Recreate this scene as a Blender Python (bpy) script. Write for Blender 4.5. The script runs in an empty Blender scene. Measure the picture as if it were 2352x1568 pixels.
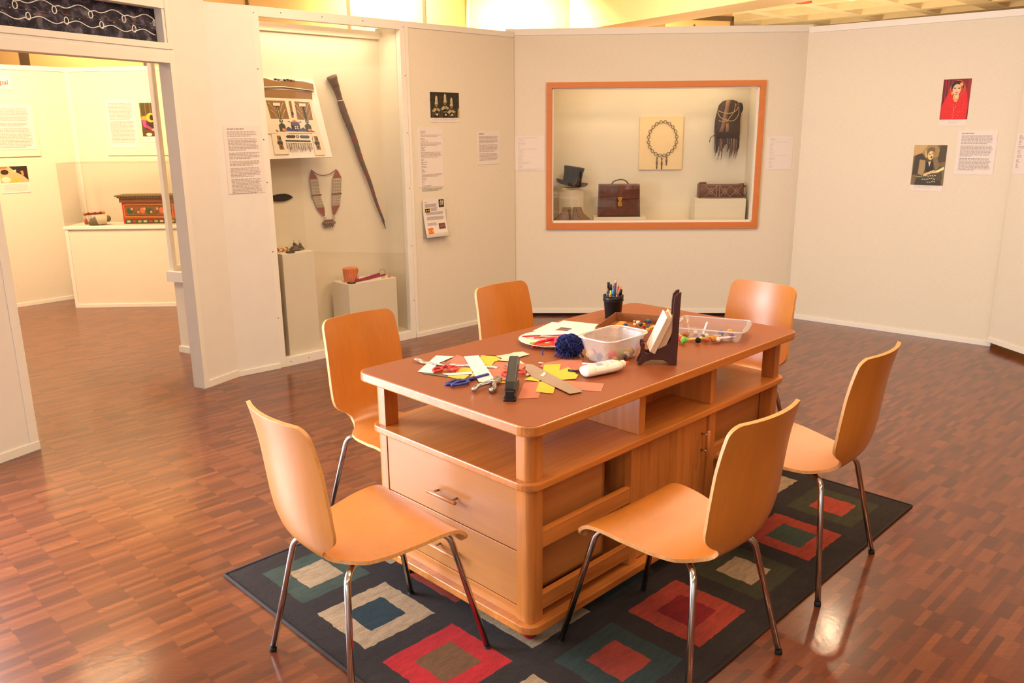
import bpy, bmesh, math, random
from mathutils import Vector, Matrix
R = math.radians
SC = bpy.context.scene
COL = SC.collection
random.seed(7)

# ------------------------------------------------------------------ camera
cam_d = bpy.data.cameras.new('camera'); cam = bpy.data.objects.new('camera', cam_d); COL.objects.link(cam)
cam_d.sensor_width = 36.0; cam_d.lens = 1890.0/2352*36.0; cam_d.clip_start = 0.05; cam_d.clip_end = 100
_p, _r = 0.25264, -0.009377
_f = Vector((0, math.cos(_p), -math.sin(_p))); _u0 = Vector((0, math.sin(_p), math.cos(_p))); _r0 = Vector((1, 0, 0))
_rt = _r0*math.cos(_r) + _u0*math.sin(_r); _up = -_r0*math.sin(_r) + _u0*math.cos(_r)
cam.matrix_world = Matrix(((_rt.x, _up.x, -_f.x, 0), (_rt.y, _up.y, -_f.y, 0), (_rt.z, _up.z, -_f.z, 1.5712), (0, 0, 0, 1)))
SC.camera = cam
# ------------------------------------------------------------------ world, exposure
W = bpy.data.worlds.new('world'); SC.world = W; W.use_nodes = True
W.node_tree.nodes['Background'].inputs[0].default_value = (0.80, 0.88, 1.0, 1)
W.node_tree.nodes['Background'].inputs[1].default_value = 0.6
vs = SC.view_settings
SC.cycles.transparent_max_bounces = 32
vs.view_transform = 'Standard'; vs.look = 'None'; vs.exposure = -0.10; vs.gamma = 1.0; vs.use_curve_mapping = False
# ------------------------------------------------------------------ lights of the place and added fills
WARM = (1.0, 0.705, 0.43); WARMER = (1.0, 0.69, 0.37); DAY = (0.80, 0.88, 1.0)
def aim(o, d):
    o.rotation_euler = Vector(d).to_track_quat('-Z', 'Y').to_euler()
def area(name, loc, d, size, power, color, sy=None):
    l = bpy.data.lights.new(name, 'AREA'); l.energy = power; l.color = color
    l.shape = 'RECTANGLE' if sy else 'DISK'; l.size = size
    if sy: l.size_y = sy
    o = bpy.data.objects.new(name, l); COL.objects.link(o); o.location = loc; aim(o, d); return o
def spot(name, loc, d, power, color, ang=70, blend=.6, rad=.06):
    l = bpy.data.lights.new(name, 'SPOT'); l.energy = power; l.color = color
    l.spot_size = R(ang); l.spot_blend = blend; l.shadow_soft_size = rad
    o = bpy.data.objects.new(name, l); COL.objects.link(o); o.location = loc; aim(o, d); return o
for i, (x, y, pw) in enumerate([(-0.6, 4.6, 50), (1.4, 4.7, 56), (-2.4, -1.2, 18), (1.0, 1.9, 40), (2.9, 2.6, 37), (0.0, -0.8, 30), (2.6, 0.2, 40)]):
    area('ceiling_lamp_light', (x, y, 3.12), (0, 0, -1), 0.9, pw, WARM)
area('daylight_window_light', (-3.45, .8, 1.2), (1, 0.1, -0.05), 2.2, 75, DAY, 2.2)
area('daylight_window_light', (-3.10, 2.80, 1.12), (.895, -.444, 0), 1.5, 310, DAY, 2.1)
area('daylight_window_light', (-1.9, -3.35, 1.5), (0, 1, -0.05), 2.4, 50, DAY, 1.9)
spot('track_spot_light', (2.9, 6.66, 2.93), (-1.6, -3.4, -2.9), 34, WARM, 80, .7, .06)
spot('track_spot_light', (2.46, 5.95, 2.98), (-1.4, -3.2, -2.9), 18, WARM, 80, .7, .05)
area('case_interior_light', (-1.284, 5.95, 2.25), (0, 0, -1), 1.0, 5.0, (1.0, .78, .50), .06).rotation_euler = (0, 0, R(44.2))
area('case_interior_light', (1.17, 7.13, 1.96), (0, .25, -1), 1.5, 3.6, (1.0, .78, .44), .10)  # unseen fill added at the top to brighten the centre case
# back gallery, wall washers above the partitions, added hall fills
area('gallery_lamp_light', (-3.5, 6.2, 3.0), (-0.25, 0.5, -1), 0.7, 125, WARMER)
area('gallery_lamp_light', (-4.6, 5.2, 3.0), (0.1, 0.3, -1), 0.7, 72, WARMER)
area('wall_washer_light', (-1.42, 9.45, 3.12), (0, 0.8, -1), 0.5, 95, (1.0, .74, .40), .25)
area('wall_washer_light', (0.1, 10.6, 3.12), (0, 0.6, -1), 0.7, 130, (1.0, .74, .40), .3)
area('wall_washer_light', (-4.6, 9.3, 3.12), (0, 0.8, -1), 0.8, 60, (1.0, .70, .36), .3)
area('wall_washer_light', (1.85, 11.6, 3.12), (-0.1, .8, -1), 0.5, 40, (1.0, .74, .40), .2)
area('hall_fill_light', (3.8, 11.8, 2.2), (0, 0, 1), 5.0, 120, (1.0, .74, .42))  # added fill, no real fitting: aimed up to brighten the waffle ceiling
area('hall_fill_light', (6.0, 8.5, 2.0), (0, 0, 1), 2.0, 90, (1.0, .74, .42))  # added fill aimed up at the hall ceiling
area('hall_fill_light', (3.7, 7.7, 2.25), (.1, .3, 1), 1.6, 45, (1.0, .74, .42))  # added fill for the coffer sides, out of view
area('hall_fill_light', (0.9, 8.3, 2.25), (.35, .45, .8), 0.8, 60, (1.0, .74, .42))  # added fill hidden behind the centre partition to brighten the beam

# ------------------------------------------------------------------ materials
MATS = {}
def lin(c):
    return tuple(((v/255)/12.92 if v/255 <= .04045 else ((v/255+.055)/1.055)**2.4) for v in c)
def base_mat(name):
    m = bpy.data.materials.new(name); m.use_nodes = True
    nt = m.node_tree; return m, nt, nt.nodes['Principled BSDF']
def N(nt, typ, **kw):
    n = nt.nodes.new(typ)
    for k, v in kw.items(): setattr(n, k, v)
    return n
def col(c, rough=.6, metal=0.0, var=.06, scale=40, coat=0.0, bump=0.0, spec=.4):
    """plain surface with a slight procedural mottling"""
    key = ('c', tuple(c), rough, metal, var, scale, coat, bump, spec)
    if key in MATS: return MATS[key]
    m, nt, b = base_mat('surface_%03d_%03d_%03d' % tuple(int(v) for v in c))
    L = lin(c)
    tc = N(nt, 'ShaderNodeTexCoord'); nz = N(nt, 'ShaderNodeTexNoise'); nz.inputs['Scale'].default_value = scale
    rp = N(nt, 'ShaderNodeValToRGB')
    rp.color_ramp.elements[0].position = .3; rp.color_ramp.elements[1].position = .7
    rp.color_ramp.elements[0].color = (*[max(0, v*(1-var)) for v in L], 1); rp.color_ramp.elements[1].color = (*[min(1, v*(1+var)) for v in L], 1)
    nt.links.new(tc.outputs['Object'], nz.inputs['Vector']); nt.links.new(nz.outputs['Fac'], rp.inputs['Fac']); nt.links.new(rp.outputs['Color'], b.inputs['Base Color'])
    b.inputs['Roughness'].default_value = rough; b.inputs['Metallic'].default_value = metal
    b.inputs['Specular IOR Level'].default_value = spec
    b.inputs['Coat Weight'].default_value = coat; b.inputs['Coat Roughness'].default_value = .25
    if bump:
        bp = N(nt, 'ShaderNodeBump'); bp.inputs['Strength'].default_value = bump; bp.inputs['Distance'].default_value = .002
        nt.links.new(nz.outputs['Fac'], bp.inputs['Height']); nt.links.new(bp.outputs['Normal'], b.inputs['Normal'])
    MATS[key] = m; return m
def wood(c, axis='x', rough=.35, contrast=.25, coat=.3, fine=90, stretch=.06, name='wood'):
    key = ('w', tuple(c), axis, rough, contrast, coat, fine, stretch)
    if key in MATS: return MATS[key]
    m, nt, b = base_mat(name); L = lin(c)
    tc = N(nt, 'ShaderNodeTexCoord'); mp = N(nt, 'ShaderNodeMapping')
    s = [1.0, 1.0, 1.0]; s['xyz'.index(axis)] = stretch; mp.inputs['Scale'].default_value = s
    nz = N(nt, 'ShaderNodeTexNoise'); nz.inputs['Scale'].default_value = fine; nz.inputs['Detail'].default_value = 5
    nz2 = N(nt, 'ShaderNodeTexNoise'); nz2.inputs['Scale'].default_value = fine*.16; nz2.inputs['Detail'].default_value = 2; nz2.inputs['Distortion'].default_value = .6
    mx = N(nt, 'ShaderNodeMath', operation='ADD'); mh = N(nt, 'ShaderNodeMath', operation='MULTIPLY'); mh.inputs[1].default_value = .5
    rp = N(nt, 'ShaderNodeValToRGB'); e = rp.color_ramp.elements
    e[0].position = .32; e[1].position = .68
    e[0].color = (*[v*(1-contrast) for v in L], 1); e[1].color = (*[min(1, v*(1+contrast*.55)) for v in L], 1)
    lk = nt.links.new
    lk(tc.outputs['Object'], mp.inputs['Vector']); lk(mp.outputs['Vector'], nz.inputs['Vector']); lk(mp.outputs['Vector'], nz2.inputs['Vector'])
    lk(nz.outputs['Fac'], mx.inputs[0]); lk(nz2.outputs['Fac'], mx.inputs[1]); lk(mx.outputs[0], mh.inputs[0]); lk(mh.outputs[0], rp.inputs['Fac'])
    lk(rp.outputs['Color'], b.inputs['Base Color'])
    b.inputs['Roughness'].default_value = rough; b.inputs['Coat Weight'].default_value = coat; b.inputs['Coat Roughness'].default_value = .32
    MATS[key] = m; return m
def glassy(name, tint=(1, 1, 1), gloss=.05, rough=.02, body=0.0, bodycol=(.9, .9, .9), bodyrough=.4):
    """clear sheet: mostly transparent, with a thin reflection (and optionally some milky body)"""
    key = ('g', name)
    if key in MATS: return MATS[key]
    m, nt, b = base_mat(name); out = nt.nodes['Material Output']
    tr = N(nt, 'ShaderNodeBsdfTransparent'); tr.inputs[0].default_value = (*tint, 1)
    gl = N(nt, 'ShaderNodeBsdfGlossy'); gl.inputs['Roughness'].default_value = rough
    fr = N(nt, 'ShaderNodeLayerWeight'); fr.inputs[0].default_value = .5
    pw = N(nt, 'ShaderNodeMath', operation='POWER'); pw.inputs[1].default_value = 5.0
    mul = N(nt, 'ShaderNodeMath', operation='MULTIPLY_ADD'); mul.inputs[1].default_value = .85; mul.inputs[2].default_value = gloss
    mul.use_clamp = True
    mx = N(nt, 'ShaderNodeMixShader'); lk = nt.links.new
    lk(fr.outputs['Facing'], pw.inputs[0]); lk(pw.outputs[0], mul.inputs[0]); lk(mul.outputs[0], mx.inputs[0])
    if body:
        b.inputs['Base Color'].default_value = (*bodycol, 1); b.inputs['Roughness'].default_value = bodyrough
        nz = N(nt, 'ShaderNodeTexNoise'); nz.inputs['Scale'].default_value = 30
        ad = N(nt, 'ShaderNodeMath', operation='MULTIPLY_ADD'); ad.inputs[1].default_value = .15; ad.inputs[2].default_value = body-.07
        mb = N(nt, 'ShaderNodeMixShader'); lk(nz.outputs[0], ad.inputs[0]); lk(ad.outputs[0], mb.inputs[0])
        lk(tr.outputs[0], mb.inputs[1]); lk(b.outputs[0], mb.inputs[2]); lk(mb.outputs[0], mx.inputs[1])
    else:
        lk(tr.outputs[0], mx.inputs[1])
    lk(gl.outputs[0], mx.inputs[2]); lk(mx.outputs[0], out.inputs['Surface'])
    MATS[key] = m; return m
def floor_mat():
    m, nt, b = base_mat('mosaic_parquet'); lk = nt.links.new
    tc = N(nt, 'ShaderNodeTexCoord'); mp = N(nt, 'ShaderNodeMapping'); mp.inputs['Rotation'].default_value = (0, 0, R(-44))
    sx = N(nt, 'ShaderNodeSeparateXYZ'); lk(tc.outputs['Object'], mp.inputs['Vector']); lk(mp.outputs['Vector'], sx.inputs[0])
    def ma(op, a, bb=None, c=None):
        n = N(nt, 'ShaderNodeMath', operation=op)
        for i, v in enumerate((a, bb, c)):
            if v is None: continue
            if isinstance(v, (int, float)): n.inputs[i].default_value = v
            else: lk(v, n.inputs[i])
        return n.outputs[0]
    wd, ln = .0235, .1175
    row = ma('FLOOR', ma('DIVIDE', sx.outputs['Y'], wd))
    grp = ma('FLOOR', ma('DIVIDE', row, 5.0))
    wn = N(nt, 'ShaderNodeTexWhiteNoise', noise_dimensions='1D'); lk(grp, wn.inputs['W'])
    off = ma('MULTIPLY', wn.outputs['Value'], .06)
    wn2 = N(nt, 'ShaderNodeTexWhiteNoise', noise_dimensions='1D'); lk(ma('ADD', row, 91.3), wn2.inputs['W'])
    xx = ma('ADD', ma('ADD', ma('DIVIDE', sx.outputs['X'], ln), off), ma('MULTIPLY', wn2.outputs['Value'], .04))
    cell = ma('FLOOR', xx)
    cv = N(nt, 'ShaderNodeCombineXYZ'); lk(cell, cv.inputs[0]); lk(row, cv.inputs[1])
    wc = N(nt, 'ShaderNodeTexWhiteNoise', noise_dimensions='2D'); lk(cv.outputs[0], wc.inputs['Vector'])
    # grain
    mp2 = N(nt, 'ShaderNodeMapping'); mp2.inputs['Rotation'].default_value = (0, 0, R(-44)); mp2.inputs['Scale'].default_value = (.06, 1, 1)
    lk(tc.outputs['Object'], mp2.inputs['Vector'])
    gz = N(nt, 'ShaderNodeTexNoise'); gz.inputs['Scale'].default_value = 160; gz.inputs['Detail'].default_value = 3; lk(mp2.outputs[0], gz.inputs['Vector'])
    bz = N(nt, 'ShaderNodeTexNoise'); bz.inputs['Scale'].default_value = 1.1; lk(tc.outputs['Object'], bz.inputs['Vector'])
    f = ma('ADD', ma('MULTIPLY', wc.outputs['Value'], .55), ma('ADD', ma('MULTIPLY', gz.outputs['Fac'], .35), ma('MULTIPLY', bz.outputs['Fac'], .15)))
    rp = N(nt, 'ShaderNodeValToRGB'); e = rp.color_ramp.elements
    e[0].position = .12; e[0].color = (*lin((70, 33, 20)), 1); e[1].position = .98; e[1].color = (*lin((156, 88, 48)), 1)
    k = e.new(.45); k.color = (*lin((98, 47, 26)), 1); k = e.new(.78); k.color = (*lin((120, 62, 33)), 1)
    lk(f, rp.inputs['Fac'])
    # joints
    fy = ma('FRACT', ma('DIVIDE', sx.outputs['Y'], wd)); fx = ma('FRACT', xx)
    jy = ma('GREATER_THAN', ma('ABSOLUTE', ma('SUBTRACT', fy, .5)), .475); jx = ma('GREATER_THAN', ma('ABSOLUTE', ma('SUBTRACT', fx, .5)), .495)
    jt = ma('MULTIPLY', ma('MAXIMUM', jy, jx), .28)
    mix = N(nt, 'ShaderNodeMix', data_type='RGBA'); mix.inputs[7].default_value = (*lin((62, 30, 20)), 1)
    lk(jt, mix.inputs[0]); lk(rp.outputs['Color'], mix.inputs[6]); lk(mix.outputs[2], b.inputs['Base Color'])
    b.inputs['Roughness'].default_value = .30; b.inputs['Specular IOR Level'].default_value = .35
    b.inputs['Coat Weight'].default_value = .45; b.inputs['Coat Roughness'].default_value = .13
    bp = N(nt, 'ShaderNodeBump'); bp.inputs['Strength'].default_value = .10; bp.inputs['Distance'].default_value = .002
    wz = N(nt, 'ShaderNodeTexNoise'); wz.inputs['Scale'].default_value = 55; lk(tc.outputs['Object'], wz.inputs['Vector'])
    lk(wz.outputs['Fac'], bp.inputs['Height']); lk(bp.outputs['Normal'], b.inputs['Normal']); lk(bp.outputs['Normal'], b.inputs['Coat Normal'])
    return m
def fabric_mat(c, name, scale=260, strength=.25, streak=True):
    m, nt, b = base_mat(name); lk = nt.links.new; L = lin(c)
    tc = N(nt, 'ShaderNodeTexCoord'); mp = N(nt, 'ShaderNodeMapping'); mp.inputs['Scale'].default_value = (.12, .12, 1) if streak else (1, 1, 1)
    nz = N(nt, 'ShaderNodeTexNoise'); nz.inputs['Scale'].default_value = scale; nz.inputs['Detail'].default_value = 3
    rp = N(nt, 'ShaderNodeValToRGB'); e = rp.color_ramp.elements; e[0].position = .3; e[1].position = .7
    e[0].color = (*[v*.96 for v in L], 1); e[1].color = (*[min(1, v*1.03) for v in L], 1)
    bp = N(nt, 'ShaderNodeBump'); bp.inputs['Strength'].default_value = strength; bp.inputs['Distance'].default_value = .001
    lk(tc.outputs['Object'], mp.inputs[0]); lk(mp.outputs[0], nz.inputs['Vector']); lk(nz.outputs['Fac'], rp.inputs['Fac']); lk(rp.outputs['Color'], b.inputs['Base Color'])
    lk(nz.outputs['Fac'], bp.inputs['Height']); lk(bp.outputs['Normal'], b.inputs['Normal'])
    b.inputs['Roughness'].default_value = .85; b.inputs['Specular IOR Level'].default_value = .15
    return m
M_FLOOR = floor_mat()
M_FABRIC = fabric_mat((224, 214, 196), 'off_white_wall_fabric')
M_PAINT = col((228, 222, 214), .55, var=.015, scale=8)
M_TRIM = col((232, 226, 216), .45, var=.01, scale=8)
M_CASE = col((228, 217, 198), .6, var=.015, scale=8)
M_TAN = fabric_mat((205, 172, 122), 'tan_wall_cloth', 120, .2, False)
M_CEIL = col((226, 208, 172), .8, var=.03, scale=6)
M_PAPER = col((228, 217, 211), .7, var=.01, scale=20)
M_INK = col((168, 156, 154), .8, var=.02)
M_INKP = col((206, 195, 190), .8, var=.02)
M_INKD = col((104, 92, 92), .8, var=.02)
M_GLASS = glassy('clear_glass', (.985, .99, .98), .045, .01)
M_ACRYL = glassy('clear_acrylic', (.96, .96, .95), .06, .05)
M_CHROME = col((205, 200, 196), .16, 1.0, .02)
M_STEEL = col((170, 165, 160), .3, 1.0, .04)
M_BLACK = col((22, 20, 22), .45, var=.1)
M_RUBBER = col((18, 17, 17), .7, var=.1)
M_SCREW = col((110, 96, 84), .4, .8)
PLY = (202, 125, 48)
M_PLY = wood(PLY, 'z', .34, .10, .5, 70, .05, 'beech_plywood')
M_PLYE = wood((222, 160, 96), 'z', .5, .22, .1, 220, .5, 'plywood_edge')
OAK = (196, 119, 54)
M_OAKX = wood(OAK, 'x', .32, .34, .3, 60, .07, 'red_oak_lengthwise')
M_OAKY = wood(OAK, 'y', .32, .24, .3, 80, .05, 'red_oak_crosswise')
M_OAKZ = wood(OAK, 'z', .32, .36, .3, 60, .07, 'red_oak_upright')
M_MAPLE = wood((184, 118, 62), 'y', .36, .10, .2, 60, .08, 'maple_panel')
M_MAPLX = wood((188, 122, 64), 'x', .36, .10, .2, 60, .08, 'maple_side')
M_LAM = col((144, 77, 42), .42, var=.10, scale=420, spec=.4)

# ------------------------------------------------------------------ mesh builder
class MB:
    def __init__(s): s.v = []; s.f = []; s.m = []; s.mats = []; s.smooth = []
    def mi(s, m):
        if m not in s.mats: s.mats.append(m)
        return s.mats.index(m)
    def add(s, vs, fs, m, xf=None, smooth=False):
        o = len(s.v); k = s.mi(m)
        for p in vs:
            p = Vector(p)
            if xf is not None: p = xf @ p
            s.v.append(p)
        for f in fs: s.f.append([i+o for i in f]); s.m.append(k); s.smooth.append(smooth)
        return s
    def box(s, a, b, m, xf=None):
        x0, y0, z0 = a; x1, y1, z1 = b
        return s.add([(x0, y0, z0), (x1, y0, z0), (x1, y1, z0), (x0, y1, z0), (x0, y0, z1), (x1, y0, z1), (x1, y1, z1), (x0, y1, z1)],
                     [(0, 3, 2, 1), (4, 5, 6, 7), (0, 1, 5, 4), (1, 2, 6, 5), (2, 3, 7, 6), (3, 0, 4, 7)], m, xf)
    def prism(s, poly, z0, z1, m, xf=None, mtop=None, taper=None):
        """polygon (x,y) extruded along z"""
        n = len(poly)
        area2 = sum(poly[i][0]*poly[(i+1) % n][1]-poly[(i+1) % n][0]*poly[i][1] for i in range(n))
        if area2 < 0: poly = poly[::-1]
        top = taper or poly
        vs = [(x, y, z0) for x, y in poly] + [(x, y, z1) for x, y in top]
        s.add(vs, [tuple(range(n-1, -1, -1))] + [(i, (i+1) % n, n+(i+1) % n, n+i) for i in range(n)], m, xf)
        s.add([(x, y, z1) for x, y in top], [tuple(range(n))], mtop or m, xf)
        return s
    def flat(s, poly, y, m, xf=None):
        """polygon in the local xz plane facing -y"""
        n = len(poly)
        a2 = sum(poly[i][0]*poly[(i+1) % n][1]-poly[(i+1) % n][0]*poly[i][1] for i in range(n))
        if a2 < 0: poly = poly[::-1]
        return s.add([(x, y, z) for x, z in poly], [tuple(range(n))], m, xf)
    def tube(s, path, r, m, seg=8, closed=False, xf=None, caps=True):
        pts = [Vector(p) for p in path]; n = len(pts)
        rs = r if isinstance(r, (list, tuple)) else [r]*n
        vs = []; fs = []; prev = None
        for i, p in enumerate(pts):
            if closed: t = pts[(i+1) % n]-pts[i-1]
            else: t = pts[min(i+1, n-1)]-pts[max(i-1, 0)]
            t.normalize()
            if prev is None:
                a = Vector((0, 0, 1)) if abs(t.z) < .9 else Vector((1, 0, 0)); u = t.cross(a).normalized()
            else:
                u = (prev - t*prev.dot(t)); u = u.normalized() if u.length > 1e-6 else t.orthogonal().normalized()
            prev = u; w = t.cross(u)
            for k in range(seg):
                a = 2*math.pi*k/seg; vs.append(p+(u*math.cos(a)+w*math.sin(a))*rs[i])
        for i in range(n if closed else n-1):
            j = (i+1) % n
            for k in range(seg):
                l = (k+1) % seg; fs.append((i*seg+k, i*seg+l, j*seg+l, j*seg+k))
        if not closed and caps:
            fs.append(tuple(range(seg-1, -1, -1))); fs.append(tuple((n-1)*seg+k for k in range(seg)))
        return s.add(vs, fs, m, xf, True)
    def lathe(s, prof, m, seg=24, xf=None, smooth=True, cap0=True, cap1=True, sx=1.0, sy=1.0):
        """(r,z) profile round z"""
        n = len(prof); vs = [(r*sx*math.cos(2*math.pi*k/seg), r*sy*math.sin(2*math.pi*k/seg), z) for r, z in prof for k in range(seg)]
        fs = [(i*seg+k, i*seg+(k+1) % seg, (i+1)*seg+(k+1) % seg, (i+1)*seg+k) for i in range(n-1) for k in range(seg)]
        s.add(vs, fs, m, xf, smooth)
        if cap0: s.add(vs[:seg], [tuple(range(seg-1, -1, -1))], m, xf)
        if cap1: s.add(vs[-seg:], [tuple(range(seg))], m, xf)
        return s
    def ball(s, c, r, m, seg=12, rings=8, sc=(1, 1, 1), xf=None):
        vs = []; fs = []
        for i in range(rings+1):
            th = math.pi*i/rings
            for k in range(seg):
                a = 2*math.pi*k/seg
                vs.append((c[0]+r*sc[0]*math.sin(th)*math.cos(a), c[1]+r*sc[1]*math.sin(th)*math.sin(a), c[2]-r*sc[2]*math.cos(th)))
        for i in range(rings):
            for k in range(seg): fs.append((i*seg+k, i*seg+(k+1) % seg, (i+1)*seg+(k+1) % seg, (i+1)*seg+k))
        return s.add(vs, fs, m, xf, True)
    def build(s, name, parent=None, loc=None, rotz=None, bevel=0, seg=2, rot=None):
        me = bpy.data.meshes.new(name); me.from_pydata([tuple(p) for p in s.v], [], s.f)
        for m in s.mats: me.materials.append(m)
        me.polygons.foreach_set('material_index', s.m); me.polygons.foreach_set('use_smooth', s.smooth)
        bm = bmesh.new(); bm.from_mesh(me); bmesh.ops.remove_doubles(bm, verts=bm.verts, dist=1e-6); bm.to_mesh(me); bm.free()
        me.update()
        o = bpy.data.objects.new(name, me); COL.objects.link(o)
        if parent: o.parent = parent
        if loc is not None: o.location = loc
        if rotz is not None: o.rotation_euler = (0, 0, rotz)
        if rot is not None: o.rotation_euler = rot
        if bevel:
            md = o.modifiers.new('bevel', 'BEVEL'); md.width = bevel; md.segments = seg; md.limit_method = 'ANGLE'; md.angle_limit = R(40)
        return o
def tag(o, label, cat, group=None, kind=None):
    o['label'] = label; o['category'] = cat
    if group: o['group'] = group
    if kind: o['kind'] = kind
    return o
def thing(name, label, cat, loc=(0, 0, 0), rotz=0, group=None):
    o = bpy.data.objects.new(name, None); COL.objects.link(o); o.empty_display_size = .1
    o.location = loc; o.rotation_euler = (0, 0, rotz); return tag(o, label, cat, group)
def struct(o): o['kind'] = 'structure'; return o
def copy_tree(o, parent=None):
    c = o.copy(); COL.objects.link(c)
    if parent: c.parent = parent
    for ch in list(o.children): copy_tree(ch, c)
    return c
def rrect(x0, y0, x1, y1, r, n=6):
    P = []
    for cx, cy, a0 in ((x1-r, y1-r, 0), (x0+r, y1-r, 90), (x0+r, y0+r, 180), (x1-r, y0+r, 270)):
        for k in range(n+1):
            a = R(a0+90*k/n); P.append((cx+r*math.cos(a), cy+r*math.sin(a)))
    return P
def oval(cx, cz, rx, rz, n=18, a0=0, a1=360):
    return [(cx+rx*math.cos(R(a0+(a1-a0)*k/n)), cz+rz*math.sin(R(a0+(a1-a0)*k/n))) for k in range(n + (0 if a1-a0 == 360 else 1))]
def spline(pts, n=8):
    P = [Vector(p) for p in pts]; out = []
    for i in range(len(P)-1):
        a = P[max(i-1, 0)]; b = P[i]; c = P[i+1]; d = P[min(i+2, len(P)-1)]
        for k in range(n):
            t = k/n
            out.append(.5*((2*b)+(c-a)*t+(2*a-5*b+4*c-d)*t*t+(3*b-a-3*c+d)*t**3))
    out.append(P[-1]); return out
class Wall:
    """vertical plane through two ground points; local x along it, y into it, z up"""
    def __init__(s, A, B):
        s.A = Vector((A[0], A[1], 0)); d = Vector((B[0]-A[0], B[1]-A[1], 0)); s.L = d.length; s.d = d.normalized()
        s.yaw = math.atan2(d.y, d.x); s.y = Vector((-s.d.y, s.d.x, 0))
    def at(s, x, y=0, z=0): return s.A + s.d*x + s.y*y + Vector((0, 0, z))

# ------------------------------------------------------------------ room shell
b = MB(); b.box((-11, -5, -.1), (9, 18, 0), M_FLOOR); struct(b.build('floor'))
DW = Wall((-2.436, 3.971), (-1.812, 5.23)); W2 = Wall((-1.812, 5.23), (-1.586, 5.418))
CW = Wall((-1.586, 5.418), (-.745, 6.237)); PW = Wall((-.745, 6.237), (-.03, 6.92))
MW = Wall((-.028, 6.998), (2.399, 6.894)); RW = Wall((2.39, 6.777), (3.502, 5.815)); RW2 = Wall((3.47, 5.80), (3.72, 4.2))
BWc = (-4.145, 8.087)
BW = Wall((-5.6, 6.353), BWc); BW2 = Wall(BWc, (-2.6, 7.93))
HT = 2.32
def panel(name, w, x0, x1, z0, z1, th=.06, frame=.045, mat=None, base=True, side='LR', frame_z0=None):
    """fabric covered partition panel with a flat border strip and a low baseboard"""
    b = MB(); b.box((x0, 0, z0), (x1, th, z1), mat or M_FABRIC)
    o = struct(b.build(name, loc=w.A, rotz=w.yaw))
    if frame:
        b = MB(); f = frame
        b.box((x0, -.006, z1-f), (x1, 0, z1), M_TRIM)
        if 'L' in side: b.box((x0, -.006, z0), (x0+f*.6, 0, z1-f), M_TRIM)
        if 'R' in side: b.box((x1-f*.6, -.006, z0), (x1, 0, z1-f), M_TRIM)
        b.build('border_strip', o, bevel=.001)
    if base:
        b = MB(); b.box((x0, -.009, z0), (x1, 0, z0+.035), M_TRIM); b.build('baseboard', o, bevel=.001)
    return o
# doorway partition: left leaf, post, header with a cloth-lined transom
def doorway():
    b = MB()
    b.box((-.5, 0, 0), (0, .09, 2.36), M_PAINT); b.box((1.107, 0, 0), (DW.L, .09, 2.36), M_PAINT)
    b.box((0, 0, 1.954), (1.107, .09, 2.062), M_PAINT); b.box((0, 0, 2.245), (1.107, .09, 2.36), M_PAINT)
    b.box((1.088, .0, 2.062), (1.107, .09, 2.245), M_PAINT)
    b.box((0, .062, 2.062), (1.088, .09, 2.245), M_PAINT)
    o = struct(b.build('wall_doorway', loc=DW.A, rotz=DW.yaw))
    b = MB(); b.box((-.5, -.008, 0), (0, 0, .045), M_TRIM); b.box((1.145, -.008, 0), (DW.L, 0, .045), M_TRIM)
    b.build('baseboard', o, bevel=.001)
    b = MB()
    for x0, x1, z0, z1 in ((0, 1.107, 1.954, 2.012), (-.045, 0, 0, 2.36), (1.107, 1.145, 0, 2.012), (1.107, 1.140, 2.03, 2.29), (0, 1.107, 2.03, 2.062), (0, 1.107, 2.245, 2.29)):
        b.box((x0, -.005, z0), (x1, 0, z1), M_TRIM)
    b.build('door_casing', o, bevel=.0015)
    return o
doorway()
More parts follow.
